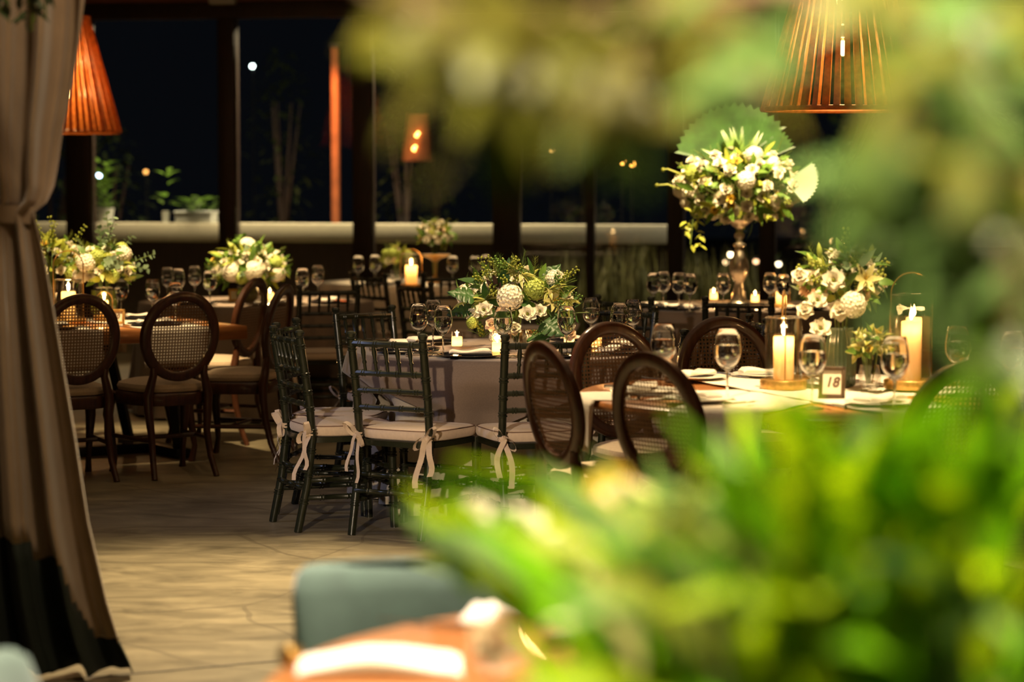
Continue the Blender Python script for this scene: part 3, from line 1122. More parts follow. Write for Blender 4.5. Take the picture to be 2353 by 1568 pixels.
def radial_runner(c_, a0, a1, rad, zt, wd_, drop, lab, seed, z_off):
    """a runner laid across the table between two rim angles and hanging over at both ends"""
    rnd = random.Random(seed)
    p0 = Vector((math.cos(a0), math.sin(a0))) * rad
    p1 = Vector((math.cos(a1), math.sin(a1))) * rad
    d = (p1 - p0).normalized()
    nrm = Vector((-d.y, d.x))
    off = p0.dot(nrm)
    b = MB()
    NX, NW = 26, 9
    left = []
    L_ = []
    rows = []
    ph = rnd.uniform(0, 6)
    # along: hang, top, hang
    for i in range(-8, NX + 9):
        row = []
        for j in range(NW):
            wv = (j / (NW - 1) - 0.5) * wd_
            o_ = off + wv
            half = math.sqrt(max(0.01, rad * rad - o_ * o_)) + 0.008
            q = min(max(i, 0), NX) / NX
            s_ = -half + 2 * half * q
            z = zt + 0.003 + z_off
            bul = 0.0
            if i < 0 or i > NX:
                k = (-i if i < 0 else i - NX) / 8
                z -= drop * k
                bul = 0.006 + 0.012 * math.sin(wv * 26 + ph) * k + 0.012 * k
                s_ += -bul if i < 0 else bul
            else:
                z += 0.0015 * math.sin(q * 40 + wv * 30 + ph)
            p = d * s_ + nrm * o_
            row.append((p.x, p.y, z))
        rows.append(row)
    b.grid(rows)
    o = b.build('table_runner', M['white'], ang=0)
    o.location = (c_.x, c_.y, 0)
    tag(o, lab, 'table runner', 'linen runners over the bare wooden tables')
    sm = o.modifiers.new('thick', 'SOLIDIFY')
    sm.thickness = 0.002
    sm.offset = 1
    return o


radial_runner(T18, R(191), R(9), 0.87, Z18, 0.34, 0.20, 'white linen runner hanging beside the dark oval chairs', 1, 0.0)
radial_runner(T18, R(242), R(62), 0.87, Z18, 0.36, 0.22, 'white linen runner hanging over the near edge of the numbered table', 2, 0.004)
radial_runner(T18, R(293), R(113), 0.87, Z18, 0.36, 0.22, 'white linen runner below the leaves at the numbered table', 4, 0.008)

# the slab table
P0 = Vector((-1.51, 13.80)); E1 = Vector((-0.846, -0.533)); E2 = Vector((-0.533, 0.846))
LS, WS = 2.4, 1.15
rzs = math.atan2(-E1.y, -E1.x)
cs = P0 + E1 * (LS / 2) + E2 * (WS / 2)
t = thing('dining_table', 'thick wooden slab table with black steel legs beside the curtain', 'table', (cs.x, cs.y, 0), rzs)
b = MB(); b.box((0, 0, 0.72), (LS, WS, 0.08), 0.012); b.build('tabletop', M['oak'], t, ang=30)
for s in (-1, 1):
    for q in (-1, 1):
        b = MB()
        b.tube([(s * 0.86, q * 0.36, 0.05), (s * 0.86 - s * 0.1, q * 0.46, 0.68)], 0.035, 4)
        b.build('leg', M['black'], t, ang=30)
    b = MB(); b.box((s * 0.86, 0, 0.03), (0.09, 0.86, 0.055), 0.006); b.build('foot_bar', M['black'], t, ang=30)
b = MB(); b.box((0, 0, 0.03), (1.7, 0.09, 0.055), 0.006); b.build('base_bar', M['black'], t, ang=30)


def slab_runner(u, wd_, lab, seed):
    """runner lying across the slab, u metres from its right end"""
    b = MB()
    rows = []
    x = LS / 2 - u
    rnd = random.Random(seed)
    ph = rnd.uniform(0, 6)
    for k in range(-7, 27):
        q = min(max(k, 0), 19) / 19
        y = -WS / 2 - 0.004 + (WS + 0.008) * q
        z = 0.763
        bul = 0
        kk = 0
        if k < 0 or k > 19:
            kk = (-k if k < 0 else k - 19) / 7
            z -= 0.22 * kk
        rows.append([(x + (j / 8 - 0.5) * wd_, y + (-1 if k < 0 else 1) * kk * (0.012 + 0.008 * math.sin(j * 1.3 + ph)), z) for j in range(9)])
    b.grid(rows)
    o = b.build('table_runner', M['white'], ang=0)
    o.location = (cs.x, cs.y, 0)
    o.rotation_euler = (0, 0, rzs)
    sm = o.modifiers.new('thick', 'SOLIDIFY')
    sm.thickness = 0.002
    sm.offset = 1
    tag(o, lab, 'table runner', 'linen runners over the bare wooden tables')


slab_runner(0.45, 0.40, 'white linen runner hanging between the two oval chairs of the slab table', 3)
slab_runner(1.08, 0.38, 'white linen runner on the slab table behind the curtain-side chair', 6)

# ================================================================== glassware
def make_glass():
    t = thing('wine_glass', '', 'wine glass')
    b = MB()
    bowl = [(0.0065, 0.098), (0.018, 0.103), (0.0315, 0.118), (0.0408, 0.138), (0.0436, 0.155), (0.0425, 0.175), (0.0385, 0.203), (0.0348, 0.2275), (0.0341, 0.2285), (0.0334, 0.2275), (0.0370, 0.203), (0.0411, 0.175), (0.0422, 0.155), (0.0394, 0.138), (0.030, 0.1195), (0.016, 0.1055), (0.004, 0.1035)]
    b.lathe(bowl, 32, cap0=True, cap1=True)
    b.build('bowl', M['stem'], t, ang=0)
    b = MB()
    b.lathe([(0.006, 0.006), (0.0045, 0.02), (0.0036, 0.05), (0.0038, 0.08), (0.0065, 0.096), (0.012, 0.101)], 12, cap0=True, cap1=True)
    b.build('stem', M['stem'], t, ang=0)
    b = MB()
    b.lathe([(0.036, 0.0), (0.0365, 0.0015), (0.02, 0.004), (0.006, 0.008)], 28, cap0=True, cap1=True)
    b.build('foot', M['stem'], t, ang=0)
    b = MB()
    b.lathe([(0.012, 0.1065), (0.0290, 0.1205), (0.0386, 0.139), (0.0414, 0.155), (0.0403, 0.174), (0.0398, 0.178)], 28, cap0=True, cap1=True)
    b.build('water', M['water'], t, ang=60)
    return t


wine = Once(make_glass)


def glasses(zt, gname, items, k=1.04):
    for px, py, lab in items:
        p = on(px, py, zt + 0.2285 * k)
        o = wine((p.x, p.y, zt), (px % 7) * 0.9, lab, gname)
        o.scale = (k, k, k)


def glasses_at(zt, gname, items):
    for x, y, lab in items:
        wine((x, y, zt), x * 3, lab, gname)


glasses(0.764, 'wine glasses on the middle table', [
    (962, 698, 'wine glass of the trio, standing foremost above the front green chair'),
    (995, 690, 'wine glass of the trio, set behind the other two'),
    (1018, 703, 'wine glass of the trio, next to the lit votive candle'),
    (1156, 706, 'wine glass in front of the middle flowers, beside the front votive'),
    (1302, 704, 'wine glass in front of the middle flowers, above a dark green chair'),
    (1358, 684, 'wine glass standing alone just beyond the red-brown oval chair'),
    (1423, 697, 'wine glass above the oval chair arch, nearer of a pair'),
    (1455, 689, 'wine glass above the oval chair arch, farther of a pair')])
glasses(Z18 + 0.004, 'wine glasses on the numbered table', [
    (1525, 745, 'water-filled wine glass between the two oval chair backs'),
    (1672, 757, 'water-filled wine glass in front of the red-brown oval chair'),
    (1868, 770, 'water-filled wine glass behind the number 18 card'),
    (2057, 775, 'water-filled wine glass in front of the tall candle pair'),
    (2202, 750, 'water-filled wine glass behind the veiled cane chair'),
    (2328, 762, 'water-filled wine glass at the frame edge of the numbered table')], 1.15)
glasses(0.764, 'wine glasses on the slab table', [
    (278, 640, 'wine glass behind the number 20 card'),
    (350, 642, 'wine glass on the slab table behind the folded napkins'),
    (402, 650, 'wine glass rising just behind the oval cane chair arch')])
glasses(0.760, 'wine glasses beyond the slab table', [
    (385, 615, 'far wine glass left of the bright flowers, first in its row'),
    (409, 618, 'far wine glass left of the bright flowers, second in its row'),
    (447, 612, 'far wine glass standing apart left of the bright flowers'),
    (482, 622, 'far wine glass touching the edge of the bright flowers'),
    (695, 617, 'far wine glass right of the bright flowers, nearer of two'),
    (730, 610, 'far wine glass right of the bright flowers, farther of two')])
glasses(0.760, 'wine glasses on the urn table', [
    (1502, 628, 'wine glass at the left edge of the urn table'),
    (1525, 625, 'wine glass second from the edge of the urn table'),
    (1560, 627, 'wine glass third from the edge of the urn table'),
    (1585, 630, 'wine glass fourth from the edge of the urn table'),
    (1662, 628, 'wine glass close beside the silver urn'),
    (1770, 627, 'wine glass right of the silver urn beside a candle'),
    (1800, 631, 'wine glass right of the urn near the numbered table flowers')])
glasses(0.760, 'wine glasses on the farthest table', [
    (823, 588, 'blurred wine glass at the near end of the farthest table'),
    (862, 586, 'blurred wine glass beside the farthest candle lantern'),
    (1040, 588, 'blurred wine glass right of the farthest flowers'),
    (1092, 588, 'blurred wine glass above the green monstera leaf, first of two'),
    (1116, 586, 'blurred wine glass above the green monstera leaf, second of two')])

# ================================================================== candles
def candle(b_wax, r, h, z0=0.0):
    b_wax.lathe([(r * 0.97, z0), (r, z0 + 0.004), (r, z0 + h - 0.004), (r * 0.94, z0 + h), (r * 0.6, z0 + h - 0.006), (0.004, z0 + h - 0.009)], 24, cap0=True, cap1=True)


def flame_mb(z, k=1.0):
    b = MB()
    b.lathe([(0.001, z), (0.005 * k, z + 0.006 * k), (0.0075 * k, z + 0.014 * k), (0.006 * k, z + 0.026 * k), (0.0025 * k, z + 0.040 * k), (0.0005, z + 0.048 * k)], 12)
    return b


def wick_mb(z):
    b = MB(); b.tube([(0, 0, z - 0.008), (0.0005, 0, z + 0.008)], 0.0012, 6); return b


def glow(parent, z, watts):
    l = bpy.data.lights.new('candle_glow', 'POINT')
    l.energy = watts
    l.color = (1.0, 0.55, 0.2)
    l.shadow_soft_size = 0.012
    o = bpy.data.objects.new('candle_glow', l)
    C.objects.link(o)
    o.parent = parent
    o.location = (0, 0, z)
    l2 = l.copy()  # second lamp added inside the wax so its sides glow
    l2.energy = watts * 0.5
    o2 = bpy.data.objects.new('candle_glow', l2)
    C.objects.link(o2)
    o2.parent = parent
    o2.location = (0, 0, z - 0.05)


def votive(p, zt, lab, h=0.075, r=0.032, watts=0.5):
    t = thing('votive_candle', lab, 'candle', (p.x, p.y, zt), 0, 'small votive candles in glass cups')
    b = MB()
    b.lathe([(0.002, 0.002), (r * 0.80, 0.002), (r * 0.88, 0.012), (r * 0.98, h), (r, h)], 24)
    for k in range(5):
        pass
    b.build('glass_cup', M['gl'], t, ang=50)
    b = MB()
    candle(b, r * 0.82, h * 0.62, 0.006)
    wx = b.build('wax', M['wax'], t)
    wick_mb(h * 0.62 + 0.004).build('wick', M['wick'], wx)
    flame_mb(h * 0.62 + 0.004, 0.7).build('flame', M['flame'], t)
    glow(t, h * 0.62 + 0.03, watts)
    return t


def pillar(p, zt, r, h, lab, watts=1.2, k=1.0):
    t = thing('pillar_candle', lab, 'candle', (p.x, p.y, zt), 0)
    b = MB(); candle(b, r, h); wx = b.build('wax', M['wax'], t)
    wick_mb(h + 0.002).build('wick', M['wick'], wx)
    flame_mb(h + 0.003, k).build('flame', M['flame'], t)
    glow(t, h + 0.03, watts)
    return t


def lantern(p, zt, r, h, lab, arch_h, arch_w, az=0.0, baseh=0.035):
    """wooden base, glass cylinder and a tall wire arch"""
    t = thing('glass_lantern', lab, 'lantern', (p.x, p.y, zt), az)
    b = MB(); b.lathe([(r * 1.22, 0), (r * 1.26, 0.005), (r * 1.26, baseh - 0.005), (r * 1.22, baseh), (0.002, baseh)], 32, cap0=True); b.build('base', M['gold'], t)
    b = MB(); b.lathe([(r, baseh), (r, baseh + h), (r - 0.003, baseh + h + 0.001), (r - 0.003, baseh + 0.002)], 32); b.build('glass_cylinder', M['gl'], t, ang=60)
    b = MB(); b.lathe([(r, baseh + h - 0.003), (r + 0.0012, baseh + h), (r - 0.0035, baseh + h + 0.002)], 32); b.build('glass_rim', M['stem'], t, ang=0)
    b = MB()
    a_ = arch_w / 2
    pth = [(-a_, 0, baseh)] + [(-a_ * math.cos(q), 0, arch_h - a_ + a_ * math.sin(q)) for q in [PI * k / 14 for k in range(15)]] + [(a_, 0, baseh)]
    b.tube(pth, 0.003, 6)
    b.build('wire_handle', M['wire'], t)
    return t


# on the middle table
for px, py, lab, wt in ((1050, 798, 'lit votive candle left of the middle flowers beside the wine trio', 0.6),
                        (1143, 812, 'lit votive candle in front of the middle flowers', 0.6),
                        (1370, 800, 'lit votive candle seen through the red-brown cane back', 0.5),
                        (1308, 793, 'peach votive candle behind the front right wine glass', 0.5)):
    votive(on(px, py, 0.764), 0.764, lab, watts=wt)
for px, py, lab in ((620, 690, 'lit votive candle below the bright flowers beyond the slab table'),):
    votive(on(px, py, 0.76), 0.76, lab, watts=0.5)
for px, py, lab in ((1690, 690, 'lit votive candle before the silver urn foot'), (1640, 690, 'lit votive candle left of the silver urn'),
                    (1735, 696, 'lit votive candle just right of the silver urn')):
    votive(on(px, py, 0.76), 0.76, lab, watts=0.6)
# numbered table
p = on(1800, 893, Z18 + 0.012)
lantern(p, Z18 + 0.0125, 0.072, 0.24, 'glass lantern with one candle left of the number 18 card', 0.38, 0.15, R(88))
pillar(p, Z18 + 0.049, 0.040, 0.165, 'single ivory candle inside the left glass lantern', 1.6, 1.1)
p = on(2092, 893, Z18 + 0.012)
lantern(p, Z18 + 0.0125, 0.082, 0.33, 'tall glass lantern with two candles right of the number 18 card', 0.45, 0.17, R(12))
pillar(p + Vector((-0.005, -0.035, 0)), Z18 + 0.049, 0.037, 0.225, 'front ivory candle inside the tall glass lantern', 1.6, 1.1)
pillar(p + Vector((0.018, 0.04, 0)), Z18 + 0.049, 0.030, 0.235, 'rear ivory candle inside the tall glass lantern', 1.0, 1.0)
# slab table
p = on(158, 745, 0.766)
lantern(p, 0.7665, 0.078, 0.22, 'glass lantern with wire arch over the curtain-side oval chair', 0.42, 0.17, R(10))
pillar(p, 0.8025, 0.042, 0.15, 'ivory candle in the lantern above the curtain-side chair', 1.5, 1.1)
p = on(240, 738, 0.766)
lantern(p, 0.7665, 0.05, 0.16, 'small glass lantern beside the number 20 card', 0.17, 0.102, R(30))
pillar(p, 0.8025, 0.024, 0.085, 'small ivory candle beside the number 20 card', 0.8, 0.9)
# farthest table
p = on(945, 664, 0.76)
lantern(p, 0.7605, 0.085, 0.23, 'amber glass lantern on the farthest table', 0.30, 0.172, R(20))
pillar(p, 0.797, 0.045, 0.14, 'glowing candle inside the amber lantern of the farthest table', 1.5, 1.0)
# urn table
p = on(1795, 705, 0.76)
lantern(p, 0.7605, 0.06, 0.14, 'low glass lantern at the right side of the urn table', 0.16, 0.122, R(20), 0.02)
pillar(p, 0.782, 0.035, 0.075, 'short ivory candle in the low lantern of the urn table', 1.2, 1.1)

# ================================================================== place cards
def card(p, zt, rz, lab, txt, wd_, h, m, tilt=10, fw_=0.015):
    t = thing('table_number' if txt else 'card_frame', lab, 'table card', (p.x, p.y, zt), rz)
    rot = Matrix.Rotation(R(-tilt), 3, 'X')
    def at_(x, y, z):
        return rot @ Vector((x, y, z))
    b = MB()
    for x, z, sx, sz in ((0, fw_ / 2, wd_, fw_), (0, h - fw_ / 2, wd_, fw_), (-wd_ / 2 + fw_ / 2, h / 2, fw_, h), (wd_ / 2 - fw_ / 2, h / 2, fw_, h)):
        b.box(at_(x, 0, z), (sx, 0.014, sz), 0.003, rot)
    if not txt:
        n = int(wd_ / 0.007)
        for k in range(n):
            b.ball(at_((k + 0.5) / n * wd_ - wd_ / 2, -0.007, h - 0.006), 0.0032, 6, 4)
    b.build('frame', m, t, ang=30)
    b = MB(); b.box(at_(0, 0.002, h / 2), (wd_ - fw_, 0.004, h - fw_), 0.0, rot); cd_ = b.build('card', M['card'], t, ang=30)
    b = MB(); b.box(at_(0, 0.0, h * 0.55) + Vector((0, 0.028, -h * 0.18)), (0.02, 0.004, h * 0.72), 0.0, Matrix.Rotation(R(18), 3, 'X')); b.build('easel', m, t, ang=30)
    if txt:
        tc = bpy.data.curves.new('numeral', 'FONT')
        tc.body = txt
        tc.size = h * 0.43
        tc.align_x = 'CENTER'
        tc.align_y = 'CENTER'
        tc.shear = 0.22
        tc.extrude = 0.0004
        tc.offset = 0.0012
        tmp = bpy.data.objects.new('numeral_curve', tc)
        C.objects.link(tmp)
        bpy.context.view_layer.update()
        me = bpy.data.meshes.new_from_object(tmp.evaluated_get(bpy.context.evaluated_depsgraph_get()))
        bpy.data.objects.remove(tmp)
        me.name = 'numeral'
        me.materials.clear()
        me.materials.append(M['ink'])
        o = bpy.data.objects.new('numeral', me)
        C.objects.link(o)
        o.parent = t
        o.location = at_(0, -0.0012, h / 2)
        o.rotation_euler = (PI / 2 - R(tilt), 0, 0)


card(on(1911, 916, Z18 + 0.012), Z18 + 0.0125, R(-14), 'dark wooden table card reading 18 before the pale flowers', '18', 0.098, 0.118, M['dwood'])
card(on(267, 745, 0.766), 0.7665, R(-6), 'gilt table card reading 20 beside the oval chair', '20', 0.098, 0.085, M['gold'])
card(on(1218, 799, 0.764), 0.764, R(6), 'gilt frame with plain cream card leaning by the middle flowers', '', 0.105, 0.088, M['gold'])
card(on(541, 693, 0.76), 0.76, R(12), 'gilt frame with plain card below the bright far flowers', '', 0.09, 0.085, M['gold'])

# ================================================================== place settings
def make_plate():
    t = thing('charger_plate', '', 'plate')
    b = MB()
    b.lathe([(0.09, 0.0), (0.105, 0.002), (0.158, 0.010), (0.160, 0.012), (0.157, 0.0135), (0.108, 0.006), (0.002, 0.0045)], 48, cap0=True)
    b.build('plate', M['plate'], t, ang=0)
    return t


def make_plate1():
    b = MB()
    b.lathe([(0.09, 0.0), (0.105, 0.002), (0.158, 0.010), (0.160, 0.012), (0.157, 0.0135), (0.108, 0.006), (0.002, 0.0045)], 48, cap0=True)
    o = b.build('charger_plate', M['plate'], ang=0)
    return tag(o, '', 'plate')


def make_china():
    b = MB()
    b.lathe([(0.07, 0.0), (0.08, 0.002), (0.128, 0.012), (0.130, 0.014), (0.126, 0.015), (0.082, 0.006), (0.002, 0.005)], 40, cap0=True)
    o = b.build('side_plate', M['china'], ang=0)
    return tag(o, '', 'plate')


def napkin_mb(L_, W_, Hh, seed):
    rnd = random.Random(seed)
    b = MB()
    rows = []
    ph = rnd.uniform(0, 6)
    for i in range(15):
        q = i / 14
        x = (q - 0.5) * L_
        wv = W_ * (0.5 + 0.10 * math.sin(q * 5 + ph)) * (0.92 + 0.08 * math.cos((q - 0.5) * 5))
        hh = Hh * (0.72 + 0.28 * math.sin(q * 6.5 + ph * 1.7)) * (0.5 if i in (0, 14) else 1)
        row = []
        for k in range(18):
            a = 2 * PI * k / 18
            c_, s_ = math.cos(a), math.sin(a)
            yy = math.copysign(abs(c_) ** 0.6, c_) * wv
            zz = hh / 2 + math.copysign(abs(s_) ** 0.7, s_) * hh / 2
            if s_ > 0:
                zz += 0.1 * hh * math.sin(yy * 160 + ph) * s_
            row.append((x, yy, zz))
        rows.append(row)
    b.grid(rows, True)
    b.fan(rows[0], True)
    b.fan(rows[-1])
    return b


def make_napkin():
    return tag(napkin_mb(0.20, 0.085, 0.026, 4).build('folded_napkin', M['white'], ang=60), '', 'napkin')


def make_fork():
    t = thing('fork', '', 'fork')
    b = MB(); b.tube([(0, -0.10, 0.004), (0, -0.04, 0.006), (0, 0.03, 0.005)], [0.0055, 0.0036, 0.0030], 8, flat=1.6); b.build('handle', M['steel'], t)
    b = MB()
    b.box((0, 0.048, 0.005), (0.022, 0.034, 0.0022), 0.001)
    b.build('neck', M['steel'], t)
    for k in range(4):
        b = MB(); x = (k - 1.5) * 0.0062; b.tube([(x, 0.062, 0.005), (x, 0.085, 0.0065), (x * 0.95, 0.103, 0.0035)], [0.0018, 0.0016, 0.0008], 6); b.build('tine', M['steel'], t)
    return t


def make_knife():
    t = thing('knife', '', 'knife')
    b = MB(); b.tube([(0, -0.11, 0.005), (0, -0.05, 0.006), (0, -0.005, 0.005)], [0.006, 0.005, 0.004], 8, flat=1.5); b.build('handle', M['steel'], t)
    b = MB(); b.box((0.001, 0.055, 0.004), (0.017, 0.12, 0.002), 0.0009); b.build('blade', M['steel'], t)
    return t


plate, china, napkin, fork, knife = Once(make_plate1), Once(make_china), Once(make_napkin), Once(make_fork), Once(make_knife)


def setting(c_, ang, rad, zt, who, grp, cutlery=True, pl=plate):
    """ang: direction of the guest seen from the middle of the table"""
    u = Vector((math.cos(ang), math.sin(ang)))
    s = Vector((-u.y, u.x))
    p = c_ + u * rad
    pl((p.x, p.y, zt), 0, ('dark charger plate ' if pl is plate else 'white plate ') + who, 'plates ' + grp)
    q = p
    napkin((q.x, q.y, zt + (0.0145 if pl is plate else 0.016)), ang + PI / 2 + 0.35 * math.sin(ang * 9), 'folded cream napkin ' + who, 'napkins ' + grp)
    if cutlery:
        f_ = p + s * 0.195
        k_ = p - s * 0.195
        fork((f_.x, f_.y, zt), ang + PI / 2, 'silver fork ' + who, 'cutlery ' + grp)
        knife((k_.x, k_.y, zt), ang + PI / 2, 'silver knife ' + who, 'cutlery ' + grp)


gm = 'on the middle table'
for a_, who in ((-110, 'before the front green chair with two bows'), (-152, 'before the side-on green chair'), (-192, 'before the half hidden green chair'),
                (141, 'before the green chair behind the wine trio'), (-70, 'before the green chair seen through the oval back'),
                (52, 'before the green chair behind the glass pair'), (-34, 'before the green chair between the red-brown chairs'), (7, 'before the green chair with slanting top')):
    setting(TC, R(a_), 0.575, 0.764, who, gm)
gm = 'on the numbered table'
for a_, who in ((190, 'before the dark oval chair by the taupe cloth'), (226, 'before the dark oval chair by the white runner'), (127, 'before the red-brown chair facing the camera'),
                (98, 'before the red-brown chair behind the lone glass'), (289, 'before the veiled cane chair')):
    setting(T18, R(a_), 0.63, Z18 + 0.0128, who, gm, True, china)
gm = 'on the slab table'
for u_, v_, who in ((0.47, 0.24, 'before the oval chair fully in view'), (1.10, 0.24, 'before the curtain-side oval chair'), (0.28, 0.85, 'at the far end chair of the slab table')):
    p = P0 + E1 * u_ + E2 * v_
    setting(p - Vector((E2.x, E2.y)) * -0.0, math.atan2(-E2.y, -E2.x), 0.0, 0.7665, who, gm, True, plate)
for c_, lst, gm in ((TL, ((-75, 'before the green chair with cream pad'), (-130, 'behind the oval chair arch'), (-25, 'beside the two far wine glasses')), 'beyond the slab table'),
                    (TR, ((-95, 'before the chair in front of the urn'), (-135, 'before the chair seen above a lone glass'), (200, 'near the four wine glasses'), (-50, 'right of the low lantern')), 'on the urn table'),
                    (TF, ((-120, 'before the turned blurred chair'), (-60, 'before the blurred chair near the candle'), (-20, 'under the two blurred glasses')), 'on the farthest table')):
    for a_, who in lst:
        setting(c_, R(a_), 0.58, 0.757, who, gm, False)
# ================================================================== flowers
def sph(elev, az):
    return Vector((math.cos(elev) * math.cos(az), math.cos(elev) * math.sin(az), math.sin(elev)))


def rose_mesh(name, m, seed=1):
    rnd = random.Random(seed)
    b = MB()
    for n, el, ln, wd_, cu in ((3, 84, 0.95, 0.7, -0.9), (4, 74, 0.98, 0.85, -0.7), (5, 60, 1.0, 0.95, -0.5), (6, 42, 1.05, 1.05, -0.1), (6, 20, 1.08, 1.1, 0.5), (5, 0, 1.0, 1.1, 0.5)):
        a0 = rnd.uniform(0, 6)
        for k in range(n):
            a = a0 + 2 * PI * k / n + rnd.uniform(-0.12, 0.12)
            d = sph(R(el + rnd.uniform(-5, 5)), a)
            b.leaf((0, 0, -0.25), d, (0, 0, 1), ln * rnd.uniform(0.92, 1.05), wd_, cu, 5, cup=0.45)
    return b.mesh(name, m, ang=0)


def open_mesh(name, m, mc, seed=2, n=6):
    rnd = random.Random(seed)
    b = MB()
    for n_, e_, l_ in ((n, 30, 1.15), (n - 1, 52, 1.0), (4, 70, 0.8)):
        a0 = rnd.uniform(0, 6)
        for k in range(n_):
            a = a0 + 2 * PI * k / n_ + rnd.uniform(-0.2, 0.2)
            b.leaf((0, 0, -0.3), sph(R(e_ + rnd.uniform(-12, 12)), a), (0, 0, 1), l_ * rnd.uniform(0.85, 1.1), 1.0, rnd.uniform(-0.2, 0.7), 6, cup=rnd.uniform(0.2, 0.5))
    b.cur = 1
    b.ball((0, 0, 0.05), (0.16, 0.16, 0.22), 8, 6)
    return b.mesh(name, [m, mc], ang=0)


def hydrangea_mesh(name, m, n=110, seed=3):
    rnd = random.Random(seed)
    b = MB()
    b.ball((0, 0, 0), 0.8, 10, 7)
    for k in range(n):
        z = 1 - 1.6 * (k + 0.5) / n
        a = k * 2.39996
        r = math.sqrt(max(0, 1 - z * z))
        nrm = Vector((r * math.cos(a), r * math.sin(a), z))
        t1 = nrm.cross(Vector((0.3, 0.2, 0.9))).normalized()
        t2 = nrm.cross(t1)
        c_ = nrm * rnd.uniform(0.86, 1.0)
        a0 = rnd.uniform(0, 6)
        for j in range(4):
            q = a0 + j * PI / 2
            d = t1 * math.cos(q) + t2 * math.sin(q) + nrm * 0.6
            b.leaf(c_, d, nrm, 0.2, 0.24, 0.3, 2, cup=0.1)
    return b.mesh(name, m, ang=0)


def lily_mesh(name, m, mc):
    b = MB()
    for k in range(6):
        a = k * PI / 3
        b.leaf((0, 0, -0.6), sph(R(58), a), (0, 0, 1), 1.6, 0.55, 1.0, 7, cup=0.2)
    b.cur = 1
    for k in range(5):
        d = sph(R(72), k * 1.256)
        b.tube([(0, 0, -0.4), tuple(d * 0.7)], 0.03, 5)
    return b.mesh(name, [m, mc], ang=0)


def bud_mesh(name, m, k=1.0):
    b = MB()
    b.lathe([(0.05, -1.0), (0.22, -0.75), (0.36, -0.2), (0.33, 0.25), (0.18, 0.75), (0.03, 1.0)], 10, cap0=True, cap1=True)
    return b.mesh(name, m, ang=0)


FL = dict(rose=rose_mesh('white_rose', M['petal']), blush=rose_mesh('blush_rose', M['blush'], 5), open=open_mesh('white_lisianthus', M['petal'], M['yleaf']),
          openy=open_mesh('yellow_blossom', M['ypetal'], M['brown'], 7, 7), hyd=hydrangea_mesh('white_hydrangea', M['petal']), ghyd=hydrangea_mesh('lime_hydrangea', M['gpetal'], 110, 5),
          lily=lily_mesh('pale_lily', M['pleaf'], M['ypetal']), bud=bud_mesh('lily_bud', M['gpetal']), seed=bud_mesh('seed_head', M['brown']))
FN = dict(rose='rose', blush='blush_rose', open='lisianthus', openy='yellow_blossom', hyd='hydrangea', ghyd='lime_hydrangea', lily='lily', bud='lily_bud', seed='seed_head')
LEAFM = [M['leaf'], M['dleaf'], M['yleaf'], M['pleaf'], M['euca'], M['stemg']]


def sprig(b, p, d, ln, rnd, kind):
    """a stem with small leaves; kind fern / euca / berry"""
    d = d.normalized()
    p = Vector(p)
    pts = [p]
    bend = Vector((rnd.uniform(-0.4, 0.4), rnd.uniform(-0.4, 0.4), rnd.uniform(-0.5, 0.1)))
    n = 7
    for i in range(n):
        d = (d + bend * 0.14).normalized()
        pts.append(pts[-1] + d * ln / n)
    c0 = b.cur
    b.cur = 5
    b.tube(pts, [0.0022] * n + [0.001], 4, False)
    b.cur = c0
    for i in range(1, n + 1):
        t = pts[i] - pts[i - 1]
        s1 = t.cross(Vector((0.2, 0.3, 1))).normalized()
        s2 = t.cross(s1).normalized()
        if kind == 'fern':
            for k in range(6):
                a = k * 1.05 + i
                dd = s1 * math.cos(a) + s2 * math.sin(a) + t.normalized() * 0.9
                b.leaf(pts[i - 1].lerp(pts[i], k / 6), dd, s2, 0.026, 0.006, 0.2, 1)
        elif kind == 'euca':
            for k in (0, 1):
                a = i * 1.5 + k * PI
                dd = s1 * math.cos(a) + s2 * math.sin(a) + t.normalized() * 0.4
                b.leaf(pts[i], dd, t, 0.036, 0.034, 0.2, 3)
        else:
            for k in range(3):
                a = i * 1.3 + k * 2.1
                dd = s1 * math.cos(a) + s2 * math.sin(a) + t.normalized() * 0.6
                b.ball(pts[i] + dd * 0.012, 0.006, 5, 4)


def palm_fan(b, p, d, up, r, span=2.4, n=17):
    d = Vector(d).normalized()
    side = d.cross(Vector(up)).normalized()
    nrm = side.cross(d)
    rows = [[], []]
    for i in range(2 * n + 1):
        a = -span / 2 + span * i / (2 * n)
        dd = d * math.cos(a) + side * math.sin(a)
        z = 0.0 if i % 2 else 0.035 * r
        rr = r * (1.0 if i % 2 == 0 else 0.93)
        rows[0].append(Vector(p) + dd * r * 0.08)
        rows[1].append(Vector(p) + dd * rr + nrm * (z + 0.08 * r))
    mid = [(a.lerp(c_, 0.55) + nrm * (0.01 * r)) for a, c_ in zip(*rows)]
    b.grid([rows[0], mid, rows[1]])


def monstera(b, p, d, up, ln):
    d = Vector(d).normalized()
    side = d.cross(Vector(up)).normalized()
    nrm = side.cross(d)
    p = Vector(p)
    prof = [(0, 0.05), (0.05, 0.30), (0.16, 0.46), (0.27, 0.47), (0.30, 0.20), (0.34, 0.46), (0.48, 0.44), (0.52, 0.18), (0.56, 0.40), (0.70, 0.32), (0.73, 0.14), (0.77, 0.24), (0.9, 0.12), (1.0, 0.01)]
    for s in (-1, 1):
        rows = []
        for t, wv in prof:
            c_ = p + d * ln * t - nrm * ln * 0.25 * t * t
            rows.append([c_, c_ + side * s * wv * ln * 0.5 + nrm * ln * 0.04, c_ + side * s * wv * ln - nrm * ln * 0.02 - d * ln * 0.06])
        b.grid(rows)


